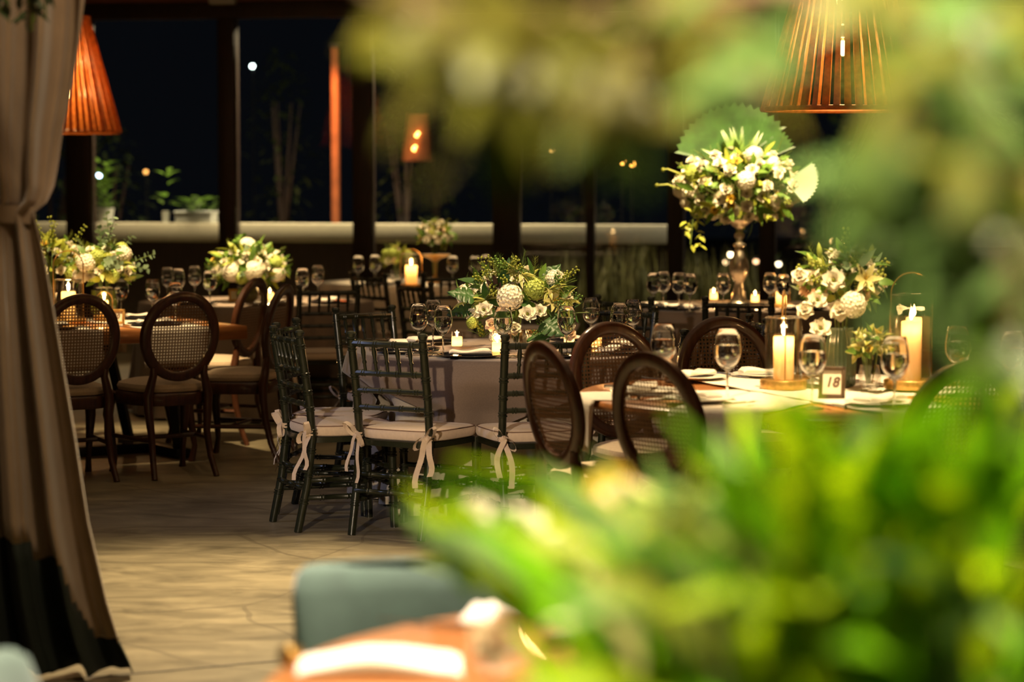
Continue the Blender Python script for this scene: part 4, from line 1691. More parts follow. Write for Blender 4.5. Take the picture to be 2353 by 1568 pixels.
def arrangement(name, label, loc, zc, rad, seed, flowers, leaves, sprigs, vase=None, extra=None, low=-0.35, group='flower arrangements on the tables'):
    """flowers: (key, count, size); leaves: (material index, count, length, width)"""
    rnd = random.Random(seed)
    t = thing(name, label, 'flowers', loc, 0, group)
    c0 = Vector((0, 0, zc))
    used = []
    b = MB()

    def rdir(lo):
        for _ in range(50):
            z = rnd.uniform(max(lo, -0.98), 1)
            a = rnd.uniform(0, 2 * PI)
            r = math.sqrt(1 - z * z)
            yield Vector((r * math.cos(a), r * math.sin(a), z))
    for key, n, size in flowers:
        for _ in range(n):
            best = None
            for d in rdir(low):
                m = min([(d - u).length for u in used], default=9)
                if best is None or m > best[0]:
                    best = (m, d)
                if m > 0.55:
                    break
            d = best[1]
            used.append(d)
            s_ = size * rnd.uniform(0.85, 1.15)
            k = rnd.uniform(0.82, 1.02)
            p = c0 + Vector((d.x * rad[0] * k, d.y * rad[1] * k, d.z * rad[2] * k))
            dirn = (d + Vector((0, -0.25, 0.25))).normalized()
            q = dirn.to_track_quat('Z', 'Y')
            inst(FN[key], FL[key], t, p, q, s_)
    for mi, n, ln, wd_ in leaves:
        b.cur = mi
        for _ in range(n):
            d = next(rdir(low - 0.15))
            k = rnd.uniform(0.55, 0.95)
            p = c0 + Vector((d.x * rad[0] * k, d.y * rad[1] * k, d.z * rad[2] * k))
            dd = d + Vector((rnd.uniform(-0.7, 0.7), rnd.uniform(-0.7, 0.7), rnd.uniform(-0.5, 0.7)))
            b.leaf(p, dd, d + Vector((0, 0, 0.3)), ln * rnd.uniform(0.7, 1.3), wd_ * rnd.uniform(0.8, 1.2), rnd.uniform(0.1, 0.9), 4, vari=3 if mi == 2 and wd_ < 0.03 else False)
    for mi, n, ln, kind in sprigs:
        b.cur = mi
        for _ in range(n):
            d = next(rdir(low * 0.5))
            p = c0 + Vector((d.x * rad[0] * 0.6, d.y * rad[1] * 0.6, d.z * rad[2] * 0.6))
            sprig(b, p, d + Vector((0, 0, 0.35)), ln * rnd.uniform(0.75, 1.25), rnd, kind)
    # stems from the vase mouth up into the mass
    b.cur = 5
    for k in range(14):
        d = next(rdir(-0.1))
        b.tube([(0.01 * d.x, 0.01 * d.y, 0.03), (0.03 * d.x, 0.03 * d.y, zc - rad[2] * 0.5), tuple(c0 + Vector((d.x * rad[0], d.y * rad[1], d.z * rad[2])) * 0.75)], 0.0028, 4, False)
    if extra:
        extra(b, t, c0)
    b.build('foliage', LEAFM, t, ang=0)
    if vase:
        vase(t)
    return t


def bowl_vase(r, h, m, nm='vase'):
    def f(t):
        b = MB()
        b.lathe([(r * 0.55, 0), (r * 0.62, 0.004), (r * 0.95, h * 0.35), (r, h * 0.6), (r * 0.82, h * 0.95), (r * 0.86, h), (r * 0.8, h), (r * 0.9, h * 0.6), (r * 0.5, 0.012), (0.002, 0.010)], 32, cap0=True)
        b.build(nm, m, t, ang=60)
    return f


def rel(t_loc, px, py, Y):
    return at(px, py, Y) - Vector(t_loc)


def face(px, py, Y):
    """orientation that looks to the camera and a little up"""
    d = (CAM - at(px, py, Y)).normalized() + Vector((0, 0, 0.35))
    return d.normalized()


# ---- the middle table
LC = (0.02, 11.93, 0.764)


def extra_mid(b, t, c0):
    for key, px, py, Y, s_, tilt in (('hyd', 1172, 684, 11.66, 0.064, 0), ('ghyd', 1228, 664, 11.72, 0.055, 0), ('rose', 1085, 722, 11.72, 0.036, -0.3), ('open', 1112, 712, 11.68, 0.045, -0.2),
                                     ('open', 1212, 722, 11.62, 0.048, 0), ('rose', 1182, 755, 11.60, 0.036, 0), ('blush', 1130, 745, 11.64, 0.036, -0.2), ('blush', 1160, 768, 11.62, 0.034, 0),
                                     ('rose', 1117, 662, 11.78, 0.034, -0.3), ('open', 1188, 640, 11.8, 0.04, 0), ('lily', 1275, 690, 11.7, 0.05, 0.6), ('open', 1240, 716, 11.64, 0.04, 0.2), ('blush', 1310, 768, 11.72, 0.034, 0.2),
                                     ('rose', 1305, 680, 11.9, 0.032, 0.4), ('hyd', 1140, 775, 11.66, 0.035, 0), ('ghyd', 1085, 742, 11.70, 0.03, -0.3)):
        d = face(px, py, Y) + Vector((tilt, 0, 0))
        inst(FN[key], FL[key], t, rel(LC, px, py, Y), d.normalized().to_track_quat('Z', 'Y'), s_)
    for px, py, dx, dz in ((1138, 646, -0.35, 1), (1152, 655, 0.0, 1), (1128, 655, -0.7, 0.8)):
        inst('seed_head', FL['seed'], t, rel(LC, px, py, 11.75), Vector((dx, -0.2, dz)).to_track_quat('Z', 'Y'), 0.034)
    b.cur = 1
    p = rel(LC, 1088, 682, 11.72)
    monstera(b, p, (-0.9, -0.35, 0.35), (0, -0.6, 0.8), 0.13)
    monstera(b, p + Vector((-0.01, 0.02, -0.06)), (-1, -0.25, -0.05), (0, -0.5, 0.9), 0.12)
    monstera(b, rel(LC, 1250, 740, 11.68), (0.6, -0.5, -0.3), (0, -0.8, 0.6), 0.13)
    monstera(b, rel(LC, 1230, 770, 11.7), (0.3, -0.6, -0.3), (0, -0.8, 0.6), 0.12)
    monstera(b, rel(LC, 1255, 650, 11.9), (0.6, 0.1, 0.8), (0, -1, 0.2), 0.12)
    rnd = random.Random(77)
    b.cur = 2
    for px, py, n in ((1115, 690, 16), (1195, 628, 12), (1262, 665, 12), (1300, 690, 8)):
        c_ = rel(LC, px, py, 11.72)
        for k in range(n):
            a = rnd.uniform(0, 2 * PI)
            d = Vector((math.cos(a), -0.4, math.sin(a) * 0.7 + 0.3))
            b.leaf(c_, d, (0, -0.4, 1), rnd.uniform(0.06, 0.10), 0.020, rnd.uniform(0.2, 1.1), 5, vari=3)
    b.cur = 0
    for px, py, n, L_ in ((1165, 632, 9, 0.09), (1150, 628, 6, 0.08), (1225, 636, 5, 0.09), (1285, 660, 7, 0.1), (1220, 690, 8, 0.07), (1310, 720, 7, 0.08), (1110, 775, 6, 0.07), (1270, 765, 7, 0.08)):
        c_ = rel(LC, px, py, 11.74)
        for k in range(n):
            b.cur = rnd.choice((0, 0, 2))
            sprig(b, c_, Vector((rnd.uniform(-0.9, 0.9), rnd.uniform(-0.7, 0.1), rnd.uniform(-0.1, 1.2))), L_ * rnd.uniform(0.8, 1.3), rnd, rnd.choice(('fern', 'fern', 'berry')))


arrangement('flower_centerpiece', 'white and green flower centrepiece on the taupe middle table', LC, 0.235, (0.27, 0.24, 0.165), 11,
            [('rose', 6, 0.034), ('open', 6, 0.04), ('hyd', 2, 0.055)],
            [(0, 90, 0.09, 0.035), (1, 50, 0.11, 0.05), (2, 30, 0.09, 0.02)],
            [(0, 20, 0.13, 'fern'), (2, 10, 0.14, 'berry')], bowl_vase(0.075, 0.10, M['gl']), extra_mid)

# ---- beyond the slab table
p = TL
arrangement('flower_centerpiece', 'bright white and lime flowers on the pale cloth beyond the oval chairs', (p.x - 0.05, p.y - 0.1, 0.757), 0.225, (0.25, 0.24, 0.155), 21,
            [('hyd', 7, 0.06), ('rose', 14, 0.036), ('open', 14, 0.042), ('ghyd', 6, 0.045), ('openy', 3, 0.03)],
            [(0, 130, 0.10, 0.04), (2, 90, 0.10, 0.035), (4, 30, 0.08, 0.035)], [(2, 14, 0.15, 'fern'), (0, 10, 0.14, 'euca')], bowl_vase(0.08, 0.10, M['greenglass']))
# ---- slab table
q = at(238, 690, 14.35)
arrangement('flower_centerpiece', 'white and lime flowers with grey-green trailing sprigs on the slab table', (q.x, q.y, 0.7665), 0.295, (0.19, 0.2, 0.145), 31,
            [('open', 13, 0.036), ('hyd', 5, 0.05), ('ghyd', 5, 0.045), ('rose', 7, 0.034), ('openy', 3, 0.03)],
            [(0, 70, 0.08, 0.035), (2, 60, 0.08, 0.035)], [(2, 12, 0.14, 'fern'), (4, 9, 0.22, 'euca')], bowl_vase(0.085, 0.17, M['greenglass']))
q = at(118, 690, 14.6)
arrangement('flower_centerpiece', 'white and yellow flowers next to the curtain on the slab table', (q.x, q.y, 0.7665), 0.33, (0.21, 0.2, 0.15), 32,
            [('open', 14, 0.038), ('openy', 9, 0.032), ('rose', 8, 0.036), ('hyd', 3, 0.045), ('bud', 3, 0.03)],
            [(0, 50, 0.08, 0.035), (2, 90, 0.08, 0.035)], [(2, 9, 0.16, 'fern'), (2, 8, 0.18, 'berry')], bowl_vase(0.08, 0.19, M['gl']))
# ---- farthest table
q = at(1000, 640, 19.45)


def stand(t):
    b = MB()
    b.lathe([(0.09, 0), (0.095, 0.006), (0.03, 0.02), (0.014, 0.05), (0.014, 0.16), (0.05, 0.19), (0.12, 0.215), (0.125, 0.225), (0.11, 0.22), (0.002, 0.2)], 28, cap0=True)
    b.build('stand', M['gold'], t, ang=50)


arrangement('flower_centerpiece', 'blush and white flowers raised on a stand on the farthest table', (q.x, q.y, 0.757), 0.37, (0.14, 0.14, 0.12), 41,
            [('rose', 14, 0.038), ('blush', 6, 0.038), ('open', 6, 0.04), ('bud', 4, 0.03)], [(0, 50, 0.08, 0.035), (2, 40, 0.08, 0.035)], [(2, 8, 0.12, 'fern')], stand)
q = at(912, 645, 19.35)
arrangement('flower_centerpiece', 'low lime and cream posy left of the amber candle lantern', (q.x, q.y, 0.757), 0.19, (0.11, 0.11, 0.09), 42,
            [('ghyd', 5, 0.04), ('blush', 5, 0.032), ('open', 4, 0.034)], [(2, 60, 0.07, 0.03)], [(2, 7, 0.1, 'fern')], bowl_vase(0.06, 0.10, M['gl']))

# ---- the tall urn
LU = (TR.x, TR.y - 0.05, 0.757)


def urn(t):
    b = MB()
    b.lathe([(0.075, 0), (0.08, 0.01), (0.075, 0.025), (0.05, 0.045), (0.042, 0.085), (0.035, 0.12), (0.028, 0.16), (0.045, 0.185), (0.062, 0.22), (0.066, 0.26), (0.058, 0.30),
             (0.04, 0.335), (0.028, 0.37), (0.026, 0.39), (0.044, 0.398), (0.044, 0.41), (0.024, 0.418), (0.022, 0.44), (0.034, 0.46), (0.034, 0.475), (0.02, 0.49), (0.02, 0.51), (0.05, 0.53), (0.085, 0.56), (0.09, 0.57), (0.08, 0.568), (0.002, 0.53)], 32, cap0=True)
    b.build('urn', M['urn'], t, ang=60)


def extra_urn(b, t, c0):
    b.cur = 1
    palm_fan(b, c0 + Vector((-0.02, 0.08, 0.13)), (-0.25, 0.15, 1), (0.1, -1, 0.1), 0.42, 2.3)
    palm_fan(b, c0 + Vector((0.06, 0.1, 0.12)), (0.45, 0.1, 1), (0, -1, 0.1), 0.34, 1.5)
    b.cur = 1
    palm_fan(b, c0 + Vector((0.28, -0.16, 0.03)), (1, -0.3, -0.12), (0.1, -1, 0.5), 0.22, 1.6, 12)
    rnd = random.Random(5)
    # drooping cluster at the left
    b.cur = 2
    for k in range(26):
        q = rnd.random()
        p = c0 + Vector((-0.32 + 0.06 * rnd.uniform(-1, 1), -0.12 + 0.05 * rnd.uniform(-1, 1), -0.14 - 0.25 * q))
        b.leaf(p, (rnd.uniform(-1, 1), rnd.uniform(-1, 0.3), rnd.uniform(-1, 0.2)), (0, -0.3, 1), 0.06, 0.035, 0.5, 3)
    b.cur = 5
    b.tube([c0 + Vector((-0.25, -0.1, -0.05)), c0 + Vector((-0.31, -0.12, -0.18)), c0 + Vector((-0.33, -0.12, -0.38))], 0.004, 5)
    for dz in (0.10, 0.0):
        b.cur = 2
        pth = [c0 + Vector((-0.40, -0.1, dz - 0.02)), c0 + Vector((-0.48, -0.1, dz + 0.01)), c0 + Vector((-0.55 + dz * 0.4, -0.1, dz + 0.005))]
        b.tube(pth, 0.006, 6)
        b.ball(pth[-1], 0.014, 6, 5)
    for k in range(9):
        b.cur = 0
        a = rnd.uniform(0.6, 2.6)
        b.leaf(c0 + Vector((0, 0, 0.1)), (math.cos(a), -0.3, math.sin(a)), (0, -1, 0.4), 0.30, 0.04, 0.7, 6)


arrangement('urn_arrangement', 'tall silver urn overflowing with white and yellow flowers and palm fans', LU, 0.79, (0.41, 0.34, 0.25), 51,
            [('rose', 42, 0.046), ('open', 26, 0.048), ('hyd', 8, 0.06), ('ghyd', 6, 0.055), ('openy', 10, 0.04)],
            [(0, 170, 0.12, 0.045), (2, 100, 0.10, 0.038)], [(2, 22, 0.18, 'fern'), (0, 16, 0.2, 'fern'), (2, 12, 0.18, 'berry')], urn, extra_urn, low=-0.9)

# ---- numbered table
q = at(1932, 790, 9.42)
LN = (q.x, q.y, Z18 + 0.0125)


def ribbed(t):
    b = MB()
    rows = []
    for r, z in ((0.05, 0), (0.056, 0.006), (0.06, 0.06), (0.062, 0.12), (0.056, 0.18), (0.045, 0.215), (0.05, 0.23), (0.046, 0.23), (0.04, 0.2)):
        rows.append([((r + 0.0016 * math.cos(24 * 2 * PI * k / 96)) * math.cos(2 * PI * k / 96), (r + 0.0016 * math.cos(24 * 2 * PI * k / 96)) * math.sin(2 * PI * k / 96), z) for k in range(96)])
    b.grid(rows, True)
    b.fan(rows[0], True)
    b.build('vase', M['grayvase'], t, ang=60)


def extra_num(b, t, c0):
    for px, py, dx in ((1862, 598, -0.5), (1882, 576, -0.1), (2003, 580, 0.1), (1890, 680, -0.3), (1962, 610, 0.1)):
        inst('lily_bud', FL['bud'], t, rel(LN, px, py, 9.36), Vector((dx, -0.2, 1)).to_track_quat('Z', 'Y'), 0.032)
    for key, px, py, s_ in (('rose', 1838, 635, 0.036), ('open', 1915, 645, 0.05), ('lily', 1990, 640, 0.048), ('rose', 1850, 712, 0.036), ('open', 1885, 755, 0.045), ('rose', 1930, 712, 0.045), ('open', 1878, 690, 0.042), ('hyd', 1960, 700, 0.05)):
        inst(FN[key], FL[key], t, rel(LN, px, py, 9.25), face(px, py, 9.25).to_track_quat('Z', 'Y'), s_)


arrangement('flower_centerpiece', 'pale lilies and roses in a ribbed vase behind the number 18 card', LN, 0.40, (0.155, 0.15, 0.135), 61,
            [('rose', 8, 0.036), ('open', 7, 0.042), ('blush', 5, 0.036)], [(0, 60, 0.08, 0.035), (4, 40, 0.08, 0.035), (2, 25, 0.07, 0.03)], [(2, 12, 0.12, 'berry'), (2, 8, 0.12, 'fern')], ribbed, extra_num)
q = at(1998, 840, 9.2)
arrangement('small_posy', 'small posy of pale yellow flowers left of the tall candle lantern', (q.x, q.y, Z18 + 0.0125), 0.17, (0.06, 0.06, 0.06), 62,
            [('lily', 8, 0.035), ('openy', 3, 0.024), ('open', 3, 0.026)], [(2, 40, 0.06, 0.025), (0, 20, 0.06, 0.03)], [(2, 5, 0.08, 'fern')], bowl_vase(0.045, 0.10, M['gl']))

# ================================================================== pendant lamps
def pendant(px, Y, z0, lab):
    p = at(px, 300, Y)
    t = thing('pendant_lamp', lab, 'pendant lamp', (p.x, p.y, z0), 0, 'slatted amber pendant lamps')
    r0, r1, hh = 0.40, 0.165, 0.92
    b = MB()
    n = 46
    for k in range(n):
        a = 2 * PI * k / n
        wd0, wd1 = 2 * PI * r0 / n * 0.34, 2 * PI * r1 / n * 0.36
        u = Vector((math.cos(a), math.sin(a), 0))
        s = (Vector((-u.y, u.x, 0)) + u * (0.55 if k % 2 else -0.35)).normalized()
        fr = []
        for q in (0, 0.33, 0.66, 1):
            r = r0 + (r1 - r0) * q
            wv = wd0 + (wd1 - wd0) * q
            c_ = u * r + Vector((0, 0, 0.02 + (hh - 0.03) * q))
            fr.append([c_ - s * wv + u * 0.003, c_ + s * wv + u * 0.003, c_ + s * wv * 0.9 - u * 0.005, c_ - s * wv * 0.9 - u * 0.005])
        b.grid(fr, True)
        b.fan(fr[0], True)
        b.fan(fr[-1])
    b.build('shade', M['rattan'], t, ang=30)
    for r, z, nm in ((r0, 0.012, 'lower_ring'), (r1, hh, 'upper_ring')):
        b = MB()
        pth = [(r * math.cos(2 * PI * k / 60), r * math.sin(2 * PI * k / 60), z) for k in range(62)]
        b.tube(pth, 0.0125, 8, False)
        b.build(nm, M['rattan'], t)
    b = MB()
    for k in range(3):
        a = k * 2.094
        b.tube([(0, 0, hh + 0.01), (r1 * math.cos(a), r1 * math.sin(a), hh)], 0.004, 6)
    b.build('spokes', M['cable'], t)
    b = MB(); b.tube([(0, 0, 0.42), (0, 0, 4.3 - z0)], 0.005, 6); b.build('cord', M['cable'], t)
    for z, dx in ((0.32, 0.0), (0.57, -0.02)):
        b = MB(); b.lathe([(0.016, z + 0.05), (0.02, z + 0.055), (0.02, z + 0.11), (0.008, z + 0.12)], 14, (dx, 0, 0), cap0=True, cap1=True); so = b.build('socket', M['cable'], t)
        b = MB(); b.lathe([(0.014, z + 0.05), (0.03, z + 0.02), (0.034, z - 0.01), (0.026, z - 0.04), (0.008, z - 0.052), (0.001, z - 0.053)], 18, (dx, 0, 0)); b.build('bulb', M['gl'], t, ang=0)
        b = MB()
        for k in range(4):
            a = k * PI / 2
            b.tube([(dx + 0.010 * math.cos(a), 0.010 * math.sin(a), z - 0.035), (dx + 0.008 * math.cos(a), 0.008 * math.sin(a), z + 0.035)], 0.0022, 5)
        b.build('filament', M['bulb'], t)
        l = bpy.data.lights.new('bulb_glow', 'POINT'); l.energy = 22; l.color = (1.0, 0.56, 0.2); l.shadow_soft_size = 0.02
        lo = bpy.data.objects.new('bulb_glow', l); C.objects.link(lo); lo.parent = t; lo.location = (dx, 0, z)


pendant(1935, 12.2, 1.938, 'slatted amber pendant lamp above the numbered table flowers')
pendant(160, 19.3, 1.945, 'slatted amber pendant lamp partly behind the beige curtain')

# ================================================================== curtain
YC = 7.75


def cx(px, y=YC):
    return (px - 1176.5) / F * y


# z by picture row at the curtain, then right and left edges and fold depth
CV = [(4.3, 262, -420, 0.05), (2.17, 214, -420, 0.06), (2.04, 203, -400, 0.06), (1.90, 184, -370, 0.055), (1.765, 160, -330, 0.05), (1.64, 143, -280, 0.04), (1.585, 134, -240, 0.032), (1.535, 116, -205, 0.026), (1.50, 84, -185, 0.018),
      (1.45, 94, -195, 0.022), (1.35, 110, -230, 0.035), (1.07, 142, -290, 0.045), (0.79, 172, -330, 0.055), (0.51, 199, -360, 0.06), (0.25, 238, -380, 0.065), (0.12, 265, -390, 0.065), (0.05, 288, -395, 0.065), (0.012, 298, -400, 0.065)]
t = thing('curtain', 'beige velvet curtain with dark green hem, gathered by a tieback', 'curtain', (0, 0, 0), 0)
rows, NU = [], 110
for i in range(len(CV) - 1):
    for s in range(4 if i else 8):
        q = s / (4 if i else 8)
        z, r_, l_, am = [CV[i][k] * (1 - q) + CV[i + 1][k] * q for k in range(4)]
        row = []
        for j in range(NU + 1):
            u = j / NU
            sk = 0.9 * (z - 1.5) if z > 1.5 else -0.35 * (1.5 - z)
            f = math.sin(2 * PI * (5.6 * u) + 1.3 * sk + 1.1 * math.sin(7 * u)) + 0.38 * math.sin(2 * PI * 11.3 * u + 1.2 + 2.0 * sk) + 0.15 * math.sin(2 * PI * 23 * u + 3 * sk)
            x = cx(l_ + (r_ - l_) * u) + 0.010 * math.cos(2 * PI * 7.2 * u + sk) * am / 0.06
            # the drape sags towards the tie above it
            zz = z
            row.append((x, YC + am * f * (0.9 + 0.3 * u) - 0.02 * u, zz))
        rows.append(row)
nb = len(rows)
top, hem = MB(), MB()
for i in range(nb - 1):
    for j in range(NU):
        u = (j + 0.5) / NU
        zh = 0.455 if u < 0.72 else (0.455 - (u - 0.72) / 0.06 * 0.07 if u < 0.78 else (0.385 if u < 0.86 else (0.385 - (u - 0.86) / 0.06 * 0.26 if u < 0.92 else 0.125)))
        zz = (rows[i][j][2] + rows[i + 1][j][2]) / 2
        q = [rows[i][j], rows[i][j + 1], rows[i + 1][j + 1], rows[i + 1][j]]
        (hem if zz < zh else top).add(q, [(0, 1, 2, 3)])
for mb_, nm, mt in ((top, 'drape', M['curtain']), (hem, 'hem_band', M['hem'])):
    o = mb_.build(nm, mt, t, ang=0)
    bm = bmesh.new(); bm.from_mesh(o.data); bmesh.ops.remove_doubles(bm, verts=bm.verts, dist=1e-5); bm.to_mesh(o.data); bm.free()
    o.data.shade_smooth()
    sm = o.modifiers.new('thick', 'SOLIDIFY'); sm.thickness = 0.004
b = MB()
pth = []
for k in range(41):
    a = 2 * PI * k / 40
    pth.append((cx(-60) + 0.198 * math.cos(a), YC + 0.055 * math.sin(a), 1.505 - 0.012 * math.cos(a)))
b.grid([[(x, y, z - 0.028), (x, y - 0.004 * math.copysign(1, YC - y), z), (x, y, z + 0.028)] for x, y, z in pth])
b.build('tieback', M['curtain'], t, ang=0)

# greenery hanging in front of the curtain's top
rnd = random.Random(8)
p0 = at(40, -150, 7.25)
t = thing('hanging_greenery', 'dark green sprigs hanging before the top of the curtain', 'plant', tuple(p0), 0)
b = MB(); c_ = MB()
for k in range(7):
    x = rnd.uniform(-0.07, 0.08)
    zb = -0.17 - rnd.uniform(0, 0.09) if k else -0.285
    xb = x if k else 0.03
    pth = [(xb * 0.3, 0, 4.3 - p0.z), (xb, rnd.uniform(-0.03, 0.03), 0.2), (xb + 0.01, 0, zb)]
    c_.tube(pth, 0.003, 5)
    for j in range(16):
        q = rnd.random()
        pp = Vector((xb + rnd.uniform(-0.01, 0.01), 0, 0.1 + (zb - 0.1) * q))
        b.leaf(pp, (rnd.uniform(-1, 1), rnd.uniform(-0.6, 0.6), rnd.uniform(-1, 0.1)), (0, -0.5, 1), 0.06, 0.03, 0.5, 3)
b.build('leaves', M['night'], t, ang=0)
c_.build('stems', M['stemg'], t)

# ================================================================== velvet chairs near the camera
def velvet_chair(loc, facing, lab):
    t = thing('velvet_chair', lab, 'chair', (loc[0], loc[1], 0), math.atan2(-facing[0], facing[1]), 'teal velvet chairs round the nearest table')
    b = MB()
    rows = []
    for z, wv, th in ((0.44, 0.20, 0.03), (0.455, 0.225, 0.04), (0.60, 0.245, 0.045), (0.72, 0.25, 0.045), (0.765, 0.242, 0.038), (0.783, 0.222, 0.022), (0.786, 0.20, 0.006)):
        row = []
        for k in range(48):
            a = 2 * PI * k / 48
            x = math.copysign(abs(math.cos(a)) ** 0.35, math.cos(a)) * wv
            yy = math.copysign(abs(math.sin(a)) ** 0.6, math.sin(a)) * th
            row.append((x, -0.24 + yy + 1.3 * x * x - (z - 0.45) * 0.12, z))
        rows.append(row)
    b.grid(rows, True); b.fan(rows[0], True); b.fan(rows[-1])
    b.build('backrest', M['teal'], t)
    b = MB(); pad(b, 0.235, 0.25, -0.22, 0.25, 0.38, 0.465, 0.03, 0.015, 4); b.build('seat', M['teal'], t)
    for sx in (-1, 1):
        for sy in (-1, 1):
            b = MB(); b.tube([(sx * 0.18, sy * 0.18, 0.385), (sx * 0.21, sy * 0.22, 0.0)], [0.019, 0.011], 10); b.build('leg', M['mahog'], t)


velvet_chair((-0.20, 4.97), (0.12, -1), 'teal velvet chair behind the orange wooden table')
velvet_chair((-0.69, 4.02), (1, -0.05), 'teal velvet chair just showing at the lower edge below the curtain')

# things on the nearest table
def lay(o, px, py, z, rz, label, cat, group):
    p = on(px, py, z)
    o.location = (p.x, p.y, z)
    o.rotation_euler = (0, 0, rz)
    return tag(o, label, cat, group)


lay(napkin_mb(0.285, 0.16, 0.035, 9).build('folded_napkin', M['white'], ang=60), 872, 1536, 0.761, R(2), 'large bright white napkin on the nearest orange table', 'napkin', 'things on the nearest table')
lay(napkin_mb(0.10, 0.08, 0.04, 12).build('folded_napkin', M['white'], ang=60), 1120, 1432, 0.761, R(60), 'rolled cream napkin by the leaves on the nearest table', 'napkin', 'things on the nearest table')
p = on(985, 1440, 0.761); knife((p.x, p.y, 0.761), R(60), 'silver knife glinting on the nearest orange table', 'things on the nearest table')
p = on(668, 1528, 0.761)
b = MB(); b.lathe([(0.018, 0), (0.021, 0.004), (0.022, 0.016), (0.021, 0.028), (0.018, 0.032), (0.015, 0.028), (0.015, 0.004)], 24); b.grid([[(0.018 * math.cos(a), 0.018 * math.sin(a), 0), (0.015 * math.cos(a), 0.015 * math.sin(a), 0.004)] for a in [2 * PI * k / 24 for k in range(25)]])
o = b.build('napkin_ring', M['wire']); o.location = (p.x, p.y, 0.761)
tag(o, 'small brass ring at the end of the large white napkin', 'napkin ring')
wine((0.10, 4.45, 0.761), 0.4, 'wine glass glinting through the leaves of the nearest table', 'things on the nearest table')

# ---- big centrepiece on the nearest table: blades, leaves and flowers
rnd = random.Random(101)
LB = Vector((0.50, 3.42, 0.761))
t = thing('foliage_centerpiece', 'large blurred bright green leafy centrepiece on the nearest table', 'plant', tuple(LB), 0)
b = MB(); b.lathe([(0.07, 0), (0.075, 0.005), (0.10, 0.08), (0.105, 0.14), (0.085, 0.2), (0.09, 0.215), (0.08, 0.21), (0.002, 0.19)], 32, cap0=True); b.build('vase', M['greenglass'], t)


def bound(px):
    pts = [(930, 1120), (1040, 1060), (1130, 1200), (1250, 1190), (1340, 1090), (1500, 1075), (1620, 1090), (1700, 1000), (1800, 950), (1900, 960), (2010, 1020), (2110, 960), (2200, 900), (2300, 840), (2420, 800)]
    for (x0, y0), (x1, y1) in zip(pts, pts[1:]):
        if x0 <= px <= x1:
            return y0 + (y1 - y0) * (px - x0) / (x1 - x0)
    return 1000


MAT4 = [M['brightleaf'], M['limeleaf'], M['dleaf'], M['sage'], M['stemg'], M['yleaf'], M['pleaf']]
b = MB()
heart = Vector((0, 0, 0.20))
n = 0
while n < 330:
    px = rnd.uniform(1000, 2420)
    y0 = bound(px)
    py = y0 + 20 + (1660 - y0) * rnd.random() ** 1.15
    if px < 1270 and py > 1250:
        continue
    if px < 1480 and py > 1150 + (px - 1100) * 1.1 + 90 and py > 1320 and px < 1250:
        continue
    Y = rnd.uniform(1.95, 2.9) if px > 1300 else rnd.uniform(2.6, 3.1)
    tip = at(px, py, Y) - LB
    if tip.z < 0.10:
        continue
    dr = (tip - heart)
    ln = rnd.uniform(0.12, 0.26)
    d = Vector((dr.x * 1.0 + rnd.uniform(-0.2, 0.2), dr.y * 0.5 + rnd.uniform(-0.3, 0.3), 0.75 + rnd.uniform(-0.35, 0.4))).normalized()
    if px > 1640:
        ln *= 1.35
    base = tip - d * ln * 0.8
    if px > 2080 and py > 1180:
        mi = rnd.choice((2, 2, 0, 0, 3))  # darker leaf colour stands in for the shade at lower right
    elif 1700 < px < 1940:
        mi = rnd.choice((1, 1, 1, 0))
    elif px > 1960:
        mi = rnd.choice((0, 0, 0, 1))
    elif px > 1300 and py < 1370:
        mi = rnd.choice((3, 6, 5, 3, 0, 3))
    else:
        mi = rnd.choice((0, 1, 0, 3))
    b.cur = mi
    b.leaf(base, d, (rnd.uniform(-0.5, 0.5), -0.6, 0.9), ln, rnd.uniform(0.028, 0.055), rnd.uniform(0.1, 0.9), 6)
    if n % 4 == 0:
        b.cur = 4
        mid = heart.lerp(base, 0.5) + Vector((0, 0, 0.04))
        b.tube([heart, mid, base], 0.0035, 5, False)
    n += 1
# long arching blades
for px, py, Y, wv, mi in ((1650, 1090, 2.5, 0.05, 0), (1745, 930, 2.7, 0.05, 1), (1800, 900, 2.6, 0.045, 0), (1860, 1120, 2.3, 0.06, 1), (1900, 1080, 2.4, 0.055, 1), (1960, 1200, 2.3, 0.06, 0), (2120, 950, 2.4, 0.06, 0),
                          (2050, 1010, 2.5, 0.05, 0), (2230, 870, 2.5, 0.05, 0), (1985, 930, 2.8, 0.04, 3), (1040, 1065, 3.1, 0.032, 1), (1000, 1110, 3.05, 0.03, 0), (1090, 1120, 3.0, 0.03, 0), (1800, 1300, 2.2, 0.06, 1), (1880, 1400, 2.15, 0.06, 1),
                          (1990, 1380, 2.2, 0.055, 0), (1700, 1480, 2.3, 0.055, 1), (1560, 1420, 2.4, 0.05, 0), (1450, 1450, 2.5, 0.05, 0), (2300, 1050, 2.3, 0.05, 0), (2250, 1250, 2.3, 0.05, 3), (2330, 1480, 2.2, 0.05, 3)):
    tip = at(px, py, Y - 0.25) - LB
    b.cur = mi
    side = Vector((1, 0.2, 0))
    rows = []
    mid = heart.lerp(tip, 0.5) + Vector((0, 0.02, 0.10))
    for k in range(13):
        q = k / 12
        p_ = heart * (1 - q) ** 2 + mid * 2 * q * (1 - q) + tip * q * q
        wq = wv * 0.5 * (math.sin(PI * min(0.98, 0.12 + q * 0.86)) ** 0.6)
        rows.append([p_ - side * wq + Vector((0, 0, 0.006)), p_, p_ + side * wq + Vector((0, 0, 0.006))])
    b.grid(rows)
b.build('foliage', MAT4, t, ang=0)
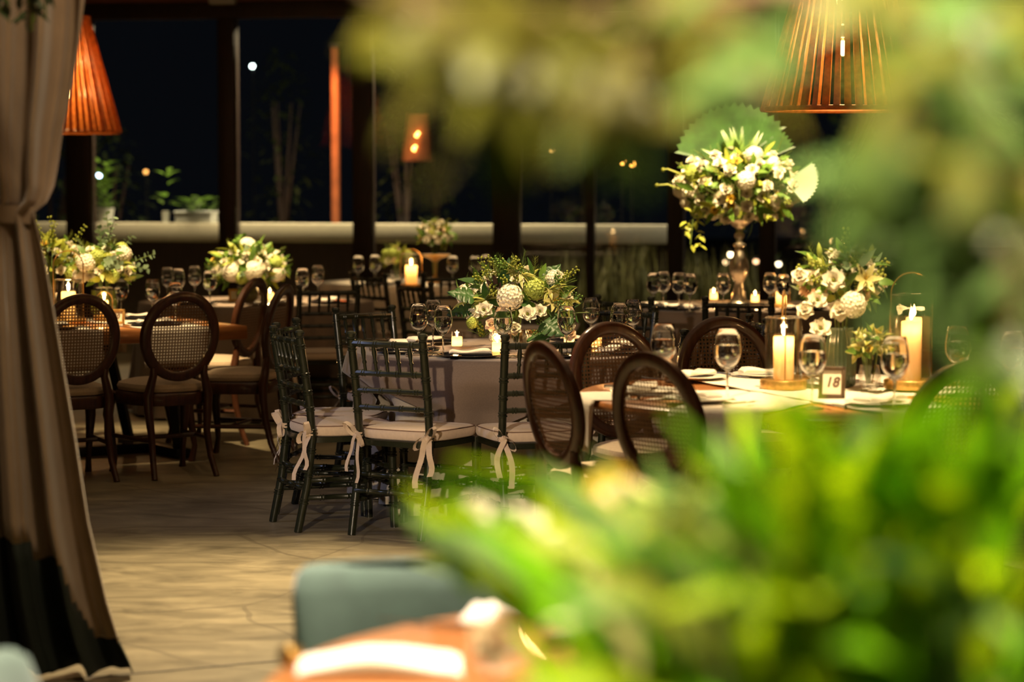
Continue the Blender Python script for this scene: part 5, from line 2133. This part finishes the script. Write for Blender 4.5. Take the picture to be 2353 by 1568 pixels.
for key, px, py, Y, s_ in (('rose', 1125, 1245, 3.05, 0.045), ('rose', 1185, 1225, 3.05, 0.04), ('open', 1235, 1265, 3.0, 0.04), ('openy', 1410, 1125, 2.95, 0.035), ('blush', 1440, 1165, 2.9, 0.04), ('openy', 1375, 1165, 2.95, 0.035), ('blush', 1425, 1235, 2.9, 0.036),
                           ('blush', 1505, 1250, 2.85, 0.035), ('hyd', 1580, 1290, 2.8, 0.05), ('ghyd', 1640, 1230, 2.8, 0.05), ('open', 1310, 1300, 2.95, 0.04), ('rose', 1520, 1330, 2.8, 0.035), ('blush', 1140, 1470, 3.3, 0.04), ('rose', 1095, 1180, 3.1, 0.025),
                           ('open', 1960, 1405, 2.5, 0.025), ('rose', 1500, 1540, 2.7, 0.03), ('rose', 1545, 1535, 2.7, 0.03), ('ghyd', 1480, 1200, 2.9, 0.04)):
    inst(FN[key], FL[key], t, at(px, py, Y) - LB, face(px, py, Y).to_track_quat('Z', 'Y'), s_)

# ---- indoor tree leaning over the picture: pot and trunk stand to the right, out of frame
YT = 1.98
LT = Vector((0.68, YT + 0.15, 0))
t = thing('potted_tree', 'blurred leafy tree whose brown branch and leaves cross the upper view', 'tree', tuple(LT), 0)
b = MB(); b.lathe([(0.16, 0), (0.17, 0.01), (0.21, 0.36), (0.225, 0.38), (0.225, 0.42), (0.2, 0.42), (0.19, 0.36), (0.002, 0.36)], 32, cap0=True); b.build('pot', M['black'], t)
b = MB()
V = lambda px, py, Y=YT: at(px, py, Y) - LT
b.tube([(0, 0, 0.36), (-0.03, -0.03, 0.9), (-0.10, -0.08, 1.35), tuple(V(2560, 640))], [0.028, 0.026, 0.022, 0.019], 10)
b.tube([tuple(V(2560, 640)), tuple(V(2353, 430)), tuple(V(2180, 190)), tuple(V(2040, 60)), tuple(V(1800, -30)), tuple(V(1500, 10)), tuple(V(1200, 60)), tuple(V(960, 30)), tuple(V(820, -40))], [0.019, 0.017, 0.0145, 0.011, 0.009, 0.007, 0.006, 0.004, 0.002], 10)
b.build('trunk', M['bark'], t)
clusters = [  # px, py, spread x, spread y, leaves, materials
    (960, 0, 60, 40, 14, (0, 0, 1)), (1040, 60, 75, 60, 16, (0, 1, 0)), (1100, 110, 90, 70, 20, (1, 1, 0)), (1180, 190, 70, 60, 16, (1, 2, 0)), (1260, 80, 90, 70, 18, (1, 0, 0)), (1330, 180, 70, 60, 14, (0, 0, 2)),
    (1420, 90, 90, 80, 18, (0, 1, 0)), (1430, 230, 60, 60, 10, (0, 0, 2)), (1540, 60, 90, 70, 18, (0, 2, 0)), (1600, 160, 80, 70, 14, (2, 0, 3)), (1680, 90, 60, 60, 10, (3, 2, 1)), (1670, 205, 45, 45, 4, (0, 2)),
    (1850, -25, 70, 25, 4, (2, 3)), (2010, -20, 60, 30, 5, (1, 2)), (2140, 100, 40, 70, 10, (1, 2, 3)), (2180, 60, 70, 60, 14, (2, 1)), (2280, 60, 70, 70, 16, (2, 1, 0)), (2350, 150, 60, 80, 12, (2, 1)),
    (2130, 210, 40, 60, 8, (2, 1)), (2110, 300, 70, 60, 10, (2, 0)), (2040, 350, 40, 40, 4, (2, 3)), (2290, 240, 35, 55, 8, (3, 3)), (2080, 420, 60, 60, 9, (2, 3)), (2160, 420, 50, 60, 11, (3, 2)), (2030, 480, 50, 60, 6, (3, 2)),
    (2270, 380, 60, 60, 10, (2, 1)), (2330, 470, 60, 70, 10, (1, 0)), (2110, 560, 50, 50, 4, (3, 2)), (2130, 640, 45, 50, 4, (3,)), (2250, 520, 50, 50, 5, (2, 0)), (2330, 620, 50, 70, 7, (3, 2)), (2070, 560, 40, 40, 2, (3, 2)), (2310, 760, 40, 50, 3, (2, 2)), (2350, 860, 35, 50, 4, (2, 2)),
    (2010, 470, 30, 60, 3, (3, 2))]
TM = [M['olive'], M['tyleaf'], M['tleaf'], M['tsage'], M['bark']]
b = MB(); tw = MB()
rnd = random.Random(202)
main = [V(2353, 430), V(2180, 190), V(2040, 60), V(1800, -30), V(1500, 10), V(1200, 60), V(960, 30)]
for px, py, sx, sy, n, ms in clusters:
    Y = YT + rnd.uniform(-0.25, 0.35)
    c_ = V(px, py, Y)
    nb_ = min(main, key=lambda q_: (q_ - c_).length)
    tw.tube([nb_, nb_.lerp(c_, 0.5) + Vector((0, 0.02, 0.02)), c_], [0.0045, 0.003, 0.0015], 5)
    for k in range(int(n * 1.45 + 1)):
        Yl_ = Y + rnd.uniform(-0.12, 0.12)
        p_ = V(px + rnd.gauss(0, sx * 0.85), py + rnd.gauss(0, sy * 0.8), Yl_)
        d = Vector((rnd.uniform(-1, 1), rnd.uniform(-0.6, 0.6), rnd.uniform(-1.1, 0.4)))
        b.cur = rnd.choice(ms)
        b.leaf(p_, d, (rnd.uniform(-0.6, 0.6), -0.6, 0.8), rnd.uniform(0.045, 0.075), rnd.uniform(0.022, 0.034), rnd.uniform(0, 0.7), 4)
b.build('foliage', TM, t, ang=0)
tw.build('twigs', M['bark'], t)
